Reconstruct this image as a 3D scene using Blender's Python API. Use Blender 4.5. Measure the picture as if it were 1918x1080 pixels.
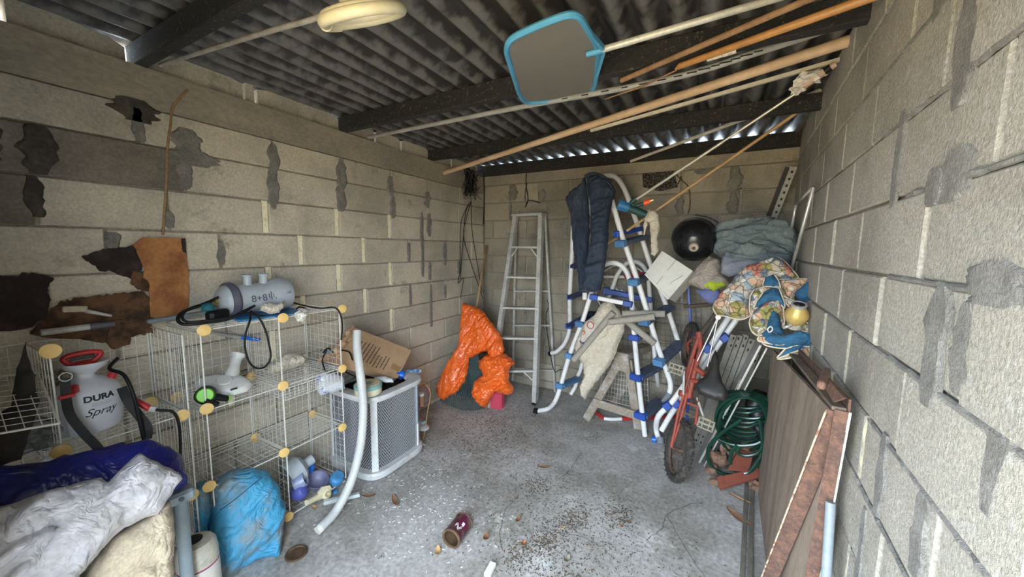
import bpy, math, random
from mathutils import Vector as V, Matrix, noise, geometry
for o in list(bpy.data.objects): bpy.data.objects.remove(o)
SC = bpy.context.scene
COL = SC.collection
random.seed(7)
R_ = random.Random(11)
PI = math.pi
# ------------------------------------------------------------------ camera
FPX, PITCH, YAW, ROLL = 680.0, .1105, .4925, .0126
CAM = V((2.3712, 0.0, 1.5806))
def ray(u, v):
    x = (u-959)/FPX; y = (540-v)/FPX
    c, s = math.cos(ROLL), math.sin(ROLL); x, y = c*x-s*y, s*x+c*y
    d = (x, math.cos(PITCH)+y*math.sin(PITCH), -math.sin(PITCH)+y*math.cos(PITCH))
    c, s = math.cos(YAW), math.sin(YAW)
    return V((c*d[0]-s*d[1], s*d[0]+c*d[1], d[2]))
def rwx(y): return 2.7091+.0666*y          # inner face of the right wall
def P(u, v, x=None, y=None, z=None, r=None):
    d = ray(u, v)
    if x is not None: t = (x-CAM.x)/d.x
    elif y is not None: t = (y-CAM.y)/d.y
    elif z is not None: t = (z-CAM.z)/d.z
    else: t = (.3379-r)/(d.x-.0666*d.y)
    return CAM+d*t
def PP(u, v, pt, n):
    d = ray(u, v); n = V(n)
    return CAM+d*((V(pt)-CAM).dot(n)/d.dot(n))
cd = bpy.data.cameras.new('camera'); co = bpy.data.objects.new('camera', cd); COL.objects.link(co)
cd.sensor_width = 36; cd.lens = 36*FPX/1918; cd.clip_start = .02; cd.clip_end = 300
fw = ray(959, 540).normalized(); rt = (ray(1959, 540)-ray(959, 540)).normalized(); upv = rt.cross(fw)
co.matrix_world = Matrix(((rt.x, upv.x, -fw.x, CAM.x), (rt.y, upv.y, -fw.y, CAM.y), (rt.z, upv.z, -fw.z, CAM.z), (0, 0, 0, 1)))
SC.camera = co
# ------------------------------------------------------------------ light
w = bpy.data.worlds.new('sky'); SC.world = w; w.use_nodes = True
bg = w.node_tree.nodes['Background']; bg.inputs[0].default_value = (.75, .88, 1.0, 1); bg.inputs[1].default_value = 15
sl = bpy.data.lights.new('sun', 'SUN'); sl.energy = 48; sl.color = (1, .80, .50); sl.angle = .01
so = bpy.data.objects.new('sun', sl); COL.objects.link(so)
so.rotation_euler = V((-.75, .12, .62)).to_track_quat('Z', 'Y').to_euler()
pl = bpy.data.lights.new('door_portal', 'AREA'); pl.shape = 'RECTANGLE'; pl.size = 1.4; pl.size_y = 2.2
pl.cycles.is_portal = True
po = bpy.data.objects.new('door_portal', pl); COL.objects.link(po)
po.location = (2.04, -.22, 1.1); po.rotation_euler = (PI/2, 0, 0)
SC.view_settings.view_transform = 'Standard'; SC.view_settings.look = 'None'
SC.view_settings.gamma = 1; SC.view_settings.use_curve_mapping = False
SC.view_settings.exposure = .46
# ------------------------------------------------------------------ materials
MATS = {}
def mat(name, c, rough=.65, c2=None, scale=6, thr=(.45, .65), var=.18, fine=60, bump=.15, metal=0, rnd=0, pos=False,
        stretch=(1, 1, 1), c3=None, s3=20, thr3=(.6, .7), bscale=None, coat=0, crk=0, trans=0, alpha=1, spec=.5, bdist=.01, kind=None):
    if name in MATS: return MATS[name]
    m = bpy.data.materials.new(name); m.use_nodes = True; nt = m.node_tree; N = nt.nodes; L = nt.links
    b = N['Principled BSDF']
    def nd(t, **k):
        n = N.new(t)
        for a_, v_ in k.items(): setattr(n, a_, v_)
        return n
    if pos:
        src = nd('ShaderNodeNewGeometry').outputs['Position']
    else:
        src = nd('ShaderNodeTexCoord').outputs['Object']
    mp = nd('ShaderNodeMapping'); mp.inputs['Scale'].default_value = stretch; L.new(src, mp.inputs[0]); src = mp.outputs[0]
    def nz(s, det=4, r=.6):
        n = nd('ShaderNodeTexNoise'); n.inputs['Scale'].default_value = s; n.inputs['Detail'].default_value = det
        n.inputs['Roughness'].default_value = r; L.new(src, n.inputs['Vector']); return n.outputs[0]
    def ramp(x, a, c_, lo=(0, 0, 0, 1), hi=(1, 1, 1, 1)):
        n = nd('ShaderNodeValToRGB'); n.color_ramp.elements[0].position = a; n.color_ramp.elements[1].position = c_
        n.color_ramp.elements[0].color = lo; n.color_ramp.elements[1].color = hi; L.new(x, n.inputs[0]); return n.outputs[0]
    def mix(f, a, c_, bt='MIX'):
        n = nd('ShaderNodeMix', data_type='RGBA', blend_type=bt)
        if isinstance(f, (int, float)): n.inputs[0].default_value = f
        else: L.new(f, n.inputs[0])
        for i, x in ((6, a), (7, c_)):
            if isinstance(x, tuple): n.inputs[i].default_value = x if len(x) == 4 else (*x, 1)
            else: L.new(x, n.inputs[i])
        return n.outputs[2]
    col = (*c, 1)
    if c2: col = mix(ramp(nz(scale), *thr), col, (*c2, 1))
    if c3: col = mix(ramp(nz(s3, 5, .7), *thr3), col, (*c3, 1))
    if var:
        f = nz(fine, 3)
        col = mix(1.0, col, ramp(f, .3, .7, (1-var,)*3+(1,), (1+var*.6,)*3+(1,)), 'MULTIPLY')
    if rnd:
        oi = nd('ShaderNodeObjectInfo').outputs['Random']
        col = mix(1.0, col, ramp(oi, 0, 1, (1-rnd,)*3+(1,), (1+rnd*.7,)*3+(1,)), 'MULTIPLY')
    if isinstance(col, tuple): b.inputs['Base Color'].default_value = col
    else: L.new(col, b.inputs['Base Color'])
    b.inputs['Roughness'].default_value = rough; b.inputs['Metallic'].default_value = metal
    b.inputs['Specular IOR Level'].default_value = spec
    if coat: b.inputs['Coat Weight'].default_value = coat; b.inputs['Coat Roughness'].default_value = .15
    if trans: b.inputs['Transmission Weight'].default_value = trans
    if alpha < 1: b.inputs['Alpha'].default_value = alpha
    if bump:
        bp = nd('ShaderNodeBump'); bp.inputs['Strength'].default_value = bump; bp.inputs['Distance'].default_value = bdist
        L.new(nz(bscale or fine*1.5, 5, .7), bp.inputs['Height']); L.new(bp.outputs[0], b.inputs['Normal'])
    if crk:
        v = nd('ShaderNodeTexNoise'); v.inputs['Scale'].default_value = crk; v.inputs['Detail'].default_value = 3; v.inputs['Distortion'].default_value = 1.2
        L.new(src, v.inputs['Vector']); mu = nd('ShaderNodeMath', operation='SUBTRACT'); mu.inputs[1].default_value = .5; L.new(v.outputs[0], mu.inputs[0])
        ab = nd('ShaderNodeMath', operation='ABSOLUTE'); L.new(mu.outputs[0], ab.inputs[0]); b2 = nd('ShaderNodeBump'); b2.inputs['Strength'].default_value = .9; b2.inputs['Distance'].default_value = .035
        L.new(ab.outputs[0], b2.inputs['Height']); L.new(b2.outputs[0], b.inputs['Normal'])
        if bump: L.new(bp.outputs[0], b2.inputs['Normal'])
    MATS[name] = m
    return m
BLK_L = mat('block_left', (.60, .54, .43), .95, (.44, .40, .33), 2.2, (.42, .62), .22, 90, .5, rnd=.13, pos=True, c3=(.27, .24, .20), s3=3.5, thr3=(.60, .72), bscale=160, bdist=.006)
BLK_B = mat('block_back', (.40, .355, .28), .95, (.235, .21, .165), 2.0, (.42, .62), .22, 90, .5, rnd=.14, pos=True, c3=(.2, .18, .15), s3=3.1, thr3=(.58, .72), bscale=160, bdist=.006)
BLK_R = mat('block_right', (.56, .53, .47), .95, (.42, .395, .345), 1.7, (.45, .6), .3, 110, .9, rnd=.09, pos=True, c3=(.64, .63, .60), s3=30, thr3=(.55, .7), bscale=130, bdist=.01)
BEAMC = mat('bond_beam_concrete', (.40, .345, .26), .95, (.30, .27, .22), 3, (.4, .6), .2, 70, .5, pos=True, stretch=(1, .5, 1))
MORT = mat('mortar_joint', (.33, .30, .25), .95, (.42, .385, .32), 8, (.4, .6), .3, 80, .6, pos=True)
PATCH = mat('mortar_smear', (.20, .19, .17), .95, (.27, .255, .23), 14, (.4, .6), .25, 90, .7, pos=True)
PATCHR = mat('mortar_smear_light', (.27, .262, .25), .95, (.36, .35, .335), 14, (.4, .6), .25, 90, .8, pos=True, bdist=.015)
SOOT = mat('dark_damp_stain', (.055, .045, .038), .95, (.09, .075, .06), 14, (.4, .6), .3, 60, .5, pos=True)
SUNJOINT = mat('sunlit_joint_cream', (.95, .88, .64), .85, (.70, .62, .42), 25, (.55, .75), .1, 70, .5, pos=True)  # pale strips stand in for open joints, their sunlit look painted as cream
FLOOR = mat('concrete_floor', (.52, .50, .49), .9, (.35, .33, .30), 2.4, (.42, .62), .32, 45, .35, pos=True, c3=(.70, .69, .68), s3=3.3, thr3=(.58, .7), bscale=120, bdist=.004)
ROOF = mat('sooty_roof_metal', (.075, .075, .078), .5, (.16, .16, .165), 3.2, (.40, .62), .3, 22, .2, pos=True, stretch=(2.5, .7, 1), c3=(.025, .022, .02), s3=5, thr3=(.52, .60), bscale=50)
PURL = mat('black_flecked_timber', (.028, .026, .024), .8, (.02, .02, .02), 5, (.4, .6), .3, 50, .6, pos=True, c3=(.20, .17, .13), s3=75, thr3=(.60, .66))
BLACKC = mat('black_rubber', (.010, .010, .011), .5, var=.2, bump=.05, spec=.25)
WHITEW = mat('white_coated_wire', (.74, .72, .68), .45, (.45, .32, .2), 30, (.6, .72), .05, bump=0)
YEL = mat('yellow_plastic', (.80, .52, .17), .5, (.72, .50, .2), 30, var=.08, bump=.05)
PVC = mat('grey_pvc', (.40, .40, .38), .5, (.30, .29, .27), 6, var=.12, bump=.05)
CREAMP = mat('cream_plastic', (.78, .71, .50), .4, (.70, .62, .42), 5, var=.05, bump=.03)
WOODL = mat('pale_pine', (.70, .50, .33), .6, (.60, .41, .25), 4, (.4, .6), .12, 30, .1, stretch=(1, 1, 1))
WOODO = mat('orange_varnished_wood', (.55, .27, .085), .4, (.42, .20, .07), 5, var=.15, bump=.1)
WOODB = mat('brown_weathered_pole', (.36, .21, .11), .7, (.25, .14, .07), 8, var=.2, bump=.2)
BAMB = mat('tan_broom_handle', (.56, .36, .18), .5, (.46, .28, .13), 6, var=.12, bump=.1)
ALU = mat('dull_aluminium', (.58, .57, .54), .55, (.40, .39, .37), 9, (.45, .7), .2, 60, .15, metal=.15)
ALUB = mat('bright_aluminium', (.70, .69, .66), .35, (.55, .54, .52), 9, var=.1, metal=.55, bump=.05)
WHITEP = mat('white_painted_tube', (.80, .79, .78), .35, (.62, .58, .54), 14, (.58, .75), .05, bump=.02)
BLUEP = mat('blue_plastic', (.03, .09, .42), .45, (.02, .06, .28), 10, var=.1, bump=.05)
BLUEL = mat('faded_blue_plastic', (.10, .25, .48), .5, (.07, .18, .36), 10, var=.1, bump=.05)
TREAD = mat('grey_blue_tread', (.10, .13, .19), .7, (.07, .09, .13), 12, var=.25, bump=.3)
REDP = mat('red_plastic', (.52, .025, .03), .4, (.38, .02, .025), 8, var=.1, bump=.03)
TANK = mat('translucent_white_plastic', (.68, .70, .76), .35, (.60, .62, .70), 4, var=.04, bump=.02)
GREYP = mat('grey_blue_pump_plastic', (.42, .46, .50), .4, (.36, .40, .44), 5, var=.06, bump=.03)
COLLAR = mat('slate_collar', (.10, .10, .14), .5, var=.1, bump=.05)
BRASS = mat('brass', (.62, .48, .22), .35, metal=.8, var=.2, bump=.1)
TARPB = mat('navy_tarpaulin', (.015, .018, .17), .35, (.012, .014, .09), 4, var=.1, bump=.1, crk=9)
TARPC = mat('cyan_nylon', (.06, .33, .56), .55, (.20, .25, .27), 5, (.46, .60), .1, 70, .25, c3=(.24, .25, .25), s3=9, thr3=(.58, .72), crk=9)
SACKW = mat('dusty_white_sack', (.60, .59, .64), .7, (.42, .40, .40), 7, (.45, .65), .15, 60, .3, c3=(.22, .19, .16), s3=17, thr3=(.62, .75), crk=10)
SACKB = mat('woven_beige_sack', (.62, .53, .40), .85, (.42, .33, .22), 9, (.48, .66), .2, 120, .4, crk=10)
ORANGE = mat('orange_plastic_film', (.95, .16, .02), .22, (.82, .12, .015), 6, var=.08, bump=.12, bscale=40, coat=.4, crk=14)
DENIM = mat('faded_denim', (.022, .034, .060), .9, (.048, .066, .098), 7, (.45, .68), .3, 160, .3, stretch=(1, 1, .35), crk=10)
CANVAS = mat('cream_canvas', (.62, .55, .44), .9, (.50, .43, .33), 7, var=.12, bump=.2, crk=11)
TARPG = mat('grey_teal_cloth', (.21, .25, .245), .85, (.15, .19, .20), 6, (.4, .6), .15, 60, .2, c3=(.05, .20, .34), s3=5, thr3=(.66, .72), crk=9)
BEIGEC = mat('beige_cloth', (.40, .34, .29), .9, (.30, .25, .22), 8, var=.15, bump=.3, crk=12)
LIME = mat('lime_cloth', (.42, .52, .03), .85, (.33, .42, .03), 8, var=.12, bump=.2)
PERI = mat('periwinkle_cloth', (.16, .19, .40), .85, (.10, .12, .28), 8, var=.12, bump=.2)
BLUEC = mat('blue_cushion_lining', (.035, .14, .26), .85, (.025, .10, .19), 8, var=.15, bump=.25, crk=12)
PIPING = mat('cream_piping', (.72, .62, .47), .8, var=.08, bump=.1)
CARD = mat('cardboard', (.58, .38, .23), .85, (.50, .32, .19), 8, var=.08, bump=.1)
PEG = mat('pegboard_hardboard', (.42, .185, .065), .85, (.27, .10, .035), 7, (.45, .62), .2, 60, .2, pos=True)
ROT = mat('rotted_hardboard', (.15, .075, .035), .95, (.05, .028, .017), 14, (.42, .6), .3, 50, .7, pos=True)
DKROT = mat('charred_hardboard', (.022, .014, .011), .9, (.05, .035, .03), 14, (.5, .7), .3, 50, .5, pos=True)
STEEL = mat('grey_steel_channel', (.26, .245, .21), .6, (.19, .175, .15), 6, (.4, .6), .15, 60, .15, metal=.25)
RUST = mat('rusted_steel', (.22, .115, .08), .85, (.13, .075, .06), 30, (.42, .6), .3, 90, .6, c3=(.42, .30, .24), s3=60, thr3=(.62, .72))
PLY = mat('weathered_plywood', (.38, .30, .235), .85, (.26, .20, .155), 3, (.42, .62), .25, 40, .2, stretch=(3, 3, .5), c3=(.40, .34, .28), s3=6, thr3=(.62, .75))
HOSEG = mat('green_hose', (.004, .045, .026), .3, (.003, .03, .022), 8, var=.1, bump=.03, coat=.3)
BRICK = mat('broken_brick', (.26, .145, .10), .95, (.19, .13, .10), 15, var=.25, bump=.6)
TILE = mat('red_clay_tile', (.28, .075, .045), .8, (.22, .06, .04), 9, var=.15, bump=.25)
BIKE = mat('faded_red_paint', (.36, .07, .045), .6, (.20, .07, .05), 14, (.5, .7), .15, 50, .15)
TYRE = mat('dusty_tyre', (.045, .04, .036), .9, (.13, .10, .08), 14, (.5, .72), .3, 60, .4)
RIM = mat('rusty_rim', (.17, .11, .08), .7, (.09, .06, .05), 20, var=.3, metal=.3, bump=.3)
SADDLE = mat('black_vinyl_saddle', (.022, .021, .021), .5, (.05, .045, .04), 10, var=.2, bump=.2)
SAWW = mat('paint_worn_wood', (.34, .28, .22), .85, (.46, .42, .38), 9, (.5, .66), .25, 45, .3, c3=(.18, .12, .08), s3=14, thr3=(.6, .72))
BLACKG = mat('black_enamel', (.012, .012, .014), .25, (.02, .02, .024), 5, var=.1, bump=.02)
MESHB = mat('light_blue_frame', (.10, .38, .62), .5, (.08, .32, .54), 8, var=.06, bump=.03)
RAKE = mat('dark_green_rake', (.035, .065, .065), .6, (.05, .085, .085), 14, var=.15, bump=.1)
PINK = mat('faded_red_can', (.62, .07, .12), .45, (.52, .06, .10), 6, var=.06, bump=.03)
TINR = mat('rusty_purple_tin', (.11, .02, .045), .45, (.17, .12, .09), 18, (.46, .6), .2, 60, .2, metal=.2)
TINM = mat('brown_rusted_tin', (.16, .095, .055), .7, (.09, .055, .035), 20, var=.25, metal=.3, bump=.3)
LEAF = mat('dry_leaf', (.26, .12, .06), .9, (.16, .07, .04), 30, var=.2, bump=.2)
LEAFT = mat('tan_leaf', (.58, .36, .17), .9, (.44, .26, .12), 30, var=.2, bump=.2)
CONDW = mat('condenser_grey_white', (.62, .63, .64), .5, (.48, .47, .46), 12, (.52, .7), .08, bump=.05)
CONDB = mat('condenser_blue_grey', (.30, .36, .42), .5, (.24, .29, .34), 8, var=.1, bump=.05)
COIL = mat('dark_coil', (.035, .037, .045), .7, (.05, .055, .07), 20, var=.2, bump=.3)
GRILL = mat('grey_wire_guard', (.62, .64, .68), .45, var=.05, bump=0)
PLASTC = mat('clear_dusty_plastic', (.62, .57, .48), .3, (.48, .42, .34), 12, (.42, .6), .15, 40, .4, coat=.4, crk=22)
POLY = mat('white_block_plastic', (.74, .72, .66), .55, (.66, .64, .58), 6, var=.05, bump=.05)
VIOL = mat('mauve_plastic', (.20, .20, .33), .45, (.15, .15, .26), 8, var=.1, bump=.05)
SKYB = mat('sky_blue_plastic', (.08, .30, .60), .4, (.06, .24, .5), 8, var=.08, bump=.03)
BRIB = mat('bright_blue_plastic', (.01, .15, .70), .35, var=.06, bump=.02)
TEAL = mat('teal_fabric', (.01, .12, .15), .7, var=.15, bump=.2)
GREENL = mat('lime_green_plastic', (.18, .55, .03), .4, var=.08, bump=.02)
BLKTXT = mat('black_print', (.02, .02, .022), .6, var=0, bump=0)
DIRT = mat('dark_debris', (.10, .08, .06), .95, (.18, .14, .10), 30, var=.3, bump=.2)
CRACK = mat('crack_shadowed_grit', (.09, .08, .07), .95, var=.2, bump=.2)
GROUND = mat('outside_ground', (.30, .25, .16), .95, (.24, .20, .12), .8, var=.15, bump=.2, pos=True)
FILMW = mat('cloudy_wrap', (.70, .66, .60), .3, (.55, .50, .46), 20, var=.1, bump=.4, coat=.3)
FOAM = mat('grey_foam_tube', (.36, .33, .28), .8, (.30, .27, .23), 9, var=.1, bump=.15)
def pattern_mat():
    m = bpy.data.materials.new('printed_seashell_fabric'); m.use_nodes = True; N = m.node_tree.nodes; L = m.node_tree.links; b = N['Principled BSDF']
    tc = N.new('ShaderNodeTexCoord'); nz = N.new('ShaderNodeTexNoise'); nz.inputs['Scale'].default_value = 9
    L.new(tc.outputs['Object'], nz.inputs['Vector'])
    mx = N.new('ShaderNodeMix'); mx.data_type = 'VECTOR'; mx.inputs[0].default_value = .10
    L.new(tc.outputs['Object'], mx.inputs[4]); L.new(nz.outputs[1], mx.inputs[5])
    vo = N.new('ShaderNodeTexVoronoi'); vo.inputs['Scale'].default_value = 22; L.new(mx.outputs[1], vo.inputs['Vector'])
    sp = N.new('ShaderNodeSeparateColor'); L.new(vo.outputs['Color'], sp.inputs[0])
    r = N.new('ShaderNodeValToRGB'); r.color_ramp.interpolation = 'CONSTANT'
    cols = [(0, (.62, .40, .27)), (.2, (.50, .42, .33)), (.34, (.16, .19, .23)), (.46, (.62, .58, .52)), (.6, (.34, .30, .10)), (.72, (.50, .19, .14)), (.84, (.33, .40, .46)), (.92, (.60, .45, .33))]
    e = r.color_ramp.elements; e[0].position = 0; e[0].color = (*cols[0][1], 1); e[1].position = cols[1][0]; e[1].color = (*cols[1][1], 1)
    for p_, c_ in cols[2:]: k = e.new(p_); k.color = (*c_, 1)
    L.new(sp.outputs[0], r.inputs[0])
    v2 = N.new('ShaderNodeTexVoronoi'); v2.feature = 'DISTANCE_TO_EDGE'; v2.inputs['Scale'].default_value = 30; L.new(mx.outputs[1], v2.inputs['Vector'])
    r2 = N.new('ShaderNodeValToRGB'); r2.color_ramp.elements[0].position = .03; r2.color_ramp.elements[1].position = .09
    r2.color_ramp.elements[0].color = (.12, .12, .13, 1); L.new(v2.outputs['Distance'], r2.inputs[0])
    mm = N.new('ShaderNodeMix'); mm.data_type = 'RGBA'; mm.blend_type = 'MULTIPLY'; mm.inputs[0].default_value = .75
    L.new(r.outputs[0], mm.inputs[6]); L.new(r2.outputs[0], mm.inputs[7]); L.new(mm.outputs[2], b.inputs['Base Color']); b.inputs['Roughness'].default_value = .9
    return m
PRINT = pattern_mat()
# ------------------------------------------------------------------ mesh helpers
OFF = {}
def rot(ax, a): return Matrix.Rotation(a, 3, ax)
def basis(zd, xh=(0, 0, 1)):
    z = V(zd).normalized(); x = V(xh)-z*V(xh).dot(z)
    if x.length < 1e-4: x = V((1, 0, 0))-z*z.x
    x.normalize(); y = z.cross(x)
    return Matrix((x, y, z)).transposed()
def catmull(p, k=6, closed=False):
    p = [V(a) for a in p]; n = len(p); out = []
    rng = range(n if closed else n-1)
    for i in rng:
        a = p[(i-1) % n] if closed or i > 0 else p[0]*2-p[1]
        b, c = p[i], p[(i+1) % n]
        d = p[(i+2) % n] if closed or i+2 < n else p[-1]*2-p[-2]
        for j in range(k):
            t = j/k
            out.append(.5*((2*b)+(c-a)*t+(2*a-5*b+4*c-d)*t*t+(3*b-a-3*c+d)*t**3))
    if not closed: out.append(p[-1])
    return out
class M:
    def __init__(s): s.v = []; s.f = []
    def add(s, vs, fs):
        o = len(s.v); s.v += [V(a) for a in vs]; s.f += [tuple(i+o for i in f) for f in fs]; return s
    def box(s, c, d, R=None, ch=0, jit=0):
        R = R or Matrix.Identity(3); c = V(c); hx, hy, hz = d[0]/2, d[1]/2, d[2]/2
        if ch:
            vs = []; 
            for sx in (-1, 1):
                for sy in (-1, 1):
                    for sz in (-1, 1):
                        vs += [(sx*hx, sy*(hy-ch), sz*(hz-ch)), (sx*(hx-ch), sy*hy, sz*(hz-ch)), (sx*(hx-ch), sy*(hy-ch), sz*hz)]
            def q(sx, sy, sz, k): return (((sx > 0)*4+(sy > 0)*2+(sz > 0))*3+k)
            fs = []
            for sg in (-1, 1):
                fs.append([q(sg, a, b_, 0) for a, b_ in ((-1, -1), (1, -1), (1, 1), (-1, 1))][::sg])
                fs.append([q(a, sg, b_, 1) for a, b_ in ((-1, -1), (-1, 1), (1, 1), (1, -1))][::sg])
                fs.append([q(a, b_, sg, 2) for a, b_ in ((-1, -1), (1, -1), (1, 1), (-1, 1))][::sg])
                for sh in (-1, 1):
                    k = sg*sh
                    fs.append([q(sg, sh, -1, 0), q(sg, sh, -1, 1), q(sg, sh, 1, 1), q(sg, sh, 1, 0)][::k])
                    fs.append([q(sg, -1, sh, 0), q(sg, 1, sh, 0), q(sg, 1, sh, 2), q(sg, -1, sh, 2)][::k])
                    fs.append([q(-1, sg, sh, 1), q(-1, sg, sh, 2), q(1, sg, sh, 2), q(1, sg, sh, 1)][::k])
                    for si in (-1, 1): fs.append([q(sg, sh, si, 0), q(sg, sh, si, 1), q(sg, sh, si, 2)][::sg*sh*si])
        else:
            vs = [(x*hx, y*hy, z*hz) for x in (-1, 1) for y in (-1, 1) for z in (-1, 1)]
            fs = [(0, 1, 3, 2), (4, 6, 7, 5), (0, 4, 5, 1), (2, 3, 7, 6), (0, 2, 6, 4), (1, 5, 7, 3)]
        if jit: vs = [(a[0]+R_.uniform(-jit, jit), a[1]+R_.uniform(-jit, jit), a[2]+R_.uniform(-jit, jit)) for a in vs]
        return s.add([c+R@V(a) for a in vs], fs)
    def bar(s, a, b, wd, ht, up=(0, 0, 1), ch=0):      # box from a to b
        a, b = V(a), V(b); B = basis(b-a, up)
        return s.box((a+b)/2, (ht, wd, (b-a).length), B, ch)
    def tube(s, pts, r, n=8, sm=0, closed=False, cap=True):
        pts = [V(p) for p in pts]
        if sm: pts = catmull(pts, sm, closed)
        m = len(pts); rr = r if isinstance(r, (list, tuple)) else [r]*m
        if len(rr) != m: rr = [rr[0]+(rr[-1]-rr[0])*i/(m-1) for i in range(m)] if len(rr) == 2 else [rr[min(len(rr)-1, int(i*len(rr)/m))] for i in range(m)]
        vs = []; nrm = None
        for i in range(m):
            if closed: t = pts[(i+1) % m]-pts[i-1]
            else: t = pts[min(i+1, m-1)]-pts[max(i-1, 0)]
            if t.length < 1e-7: t = V((0, 0, 1))
            t.normalize()
            if nrm is None: nrm = t.orthogonal().normalized()
            nrm = nrm-t*nrm.dot(t)
            if nrm.length < 1e-5: nrm = t.orthogonal()
            nrm.normalize(); bn = t.cross(nrm)
            for j in range(n):
                a = 2*PI*j/n; vs.append(pts[i]+(nrm*math.cos(a)+bn*math.sin(a))*rr[i])
        fs = [(i*n+j, i*n+(j+1) % n, ((i+1) % m)*n+(j+1) % n, ((i+1) % m)*n+j) for i in range(m if closed else m-1) for j in range(n)]
        if cap and not closed: fs += [tuple(range(n))[::-1], tuple((m-1)*n+j for j in range(n))]
        return s.add(vs, fs)
    def lathe(s, prof, c=(0, 0, 0), ax=(0, 0, 1), n=28, xh=(1, 0, 0), cap=False):   # prof: (r, h)
        B = basis(ax, xh); c = V(c); m = len(prof)
        vs = [c+B@V((r*math.cos(2*PI*j/n), r*math.sin(2*PI*j/n), h)) for r, h in prof for j in range(n)]
        fs = [(i*n+j, i*n+(j+1) % n, (i+1)*n+(j+1) % n, (i+1)*n+j) for i in range(m-1) for j in range(n)]
        if cap: fs += [tuple(range(n))[::-1], tuple((m-1)*n+j for j in range(n))]
        return s.add(vs, fs)
    def poly(s, pts, th, n=None):                       # flat polygon extruded by th along n
        pts = [V(p) for p in pts]
        if n is None: n = (pts[1]-pts[0]).cross(pts[2]-pts[0])
        n = V(n).normalized()*th; k = len(pts); 
        B = basis(n); tri = geometry.tessellate_polygon([[B.transposed()@(p-pts[0]) for p in pts]])
        fs = [tuple(t) for t in tri]+[tuple(k+i for i in t)[::-1] for t in tri]
        fs += [(i, (i+1) % k, k+(i+1) % k, k+i) for i in range(k)]
        return s.add(pts+[p+n for p in pts], fs)
    def blob(s, c, r, seed=0, amp=.25, n=1):             # rough stone-like lump
        t = (1+5**.5)/2; vs = [V(a).normalized() for a in [(-1, t, 0), (1, t, 0), (-1, -t, 0), (1, -t, 0), (0, -1, t), (0, 1, t), (0, -1, -t), (0, 1, -t), (t, 0, -1), (t, 0, 1), (-t, 0, -1), (-t, 0, 1)]]
        fs = [(0, 11, 5), (0, 5, 1), (0, 1, 7), (0, 7, 10), (0, 10, 11), (1, 5, 9), (5, 11, 4), (11, 10, 2), (10, 7, 6), (7, 1, 8), (3, 9, 4), (3, 4, 2), (3, 2, 6), (3, 6, 8), (3, 8, 9), (4, 9, 5), (2, 4, 11), (6, 2, 10), (8, 6, 7), (9, 8, 1)]
        for _ in range(n):
            cache = {}; nf = []
            def mid(a, b):
                k = (min(a, b), max(a, b))
                if k not in cache: vs.append(((vs[a]+vs[b])/2).normalized()); cache[k] = len(vs)-1
                return cache[k]
            for a, b, d in fs:
                e, f, g = mid(a, b), mid(b, d), mid(d, a); nf += [(a, e, g), (b, f, e), (d, g, f), (e, f, g)]
            fs = nf
        r = V(r) if not isinstance(r, (int, float)) else V((r, r, r)); o = V((seed*3.7, seed*1.3, 0))
        return s.add([V(c)+V((a.x*r.x, a.y*r.y, a.z*r.z))*(1+amp*noise.noise(a*1.7+o)*2) for a in vs], fs)
    def build(s, name, m, parent=None, label=None, cat=None, group=None, kind=None, smooth=False, origin=None):
        me = bpy.data.meshes.new(name)
        if parent is not None: off = OFF[parent.name_full]
        else:
            if origin is None:
                xs = [a.x for a in s.v]; ys = [a.y for a in s.v]; zs = [a.z for a in s.v]
                origin = V(((min(xs)+max(xs))/2, (min(ys)+max(ys))/2, min(zs)))
            off = V(origin)
        me.from_pydata([a-off for a in s.v], [], s.f); me.update()
        if smooth: me.shade_smooth() if smooth is True else me.shade_auto(smooth) if hasattr(me, 'shade_auto') else me.shade_smooth()
        me.materials.append(m)
        o = bpy.data.objects.new(name, me); COL.objects.link(o); OFF[o.name_full] = off
        if parent is not None: o.parent = parent
        else: o.location = off
        if label: o['label'] = label
        if cat: o['category'] = cat
        if group: o['group'] = group
        if kind: o['kind'] = kind
        return o
def smooth_auto(o, ang=40):
    me = o.data; me.shade_smooth()
    try: me.set_sharp_from_angle(angle=math.radians(ang))
    except Exception: pass
    return o
def thing(name, label, cat, loc, group=None, kind=None):
    o = bpy.data.objects.new(name, None); COL.objects.link(o); o.location = loc; o.empty_display_size = .05
    if label: o['label'] = label
    if cat: o['category'] = cat
    if group: o['group'] = group
    if kind: o['kind'] = kind
    OFF[o.name_full] = V(loc); return o
def inst(src, parent, loc, Rm=None, name=None, label=None):
    o = src.copy(); COL.objects.link(o); o.parent = parent
    off = OFF[parent.name_full] if parent else V((0, 0, 0))
    o.matrix_local = Matrix.Translation(V(loc)-off) @ (Rm.to_4x4() if Rm else Matrix.Identity(4))
    OFF[o.name_full] = V(loc); return o
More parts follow.
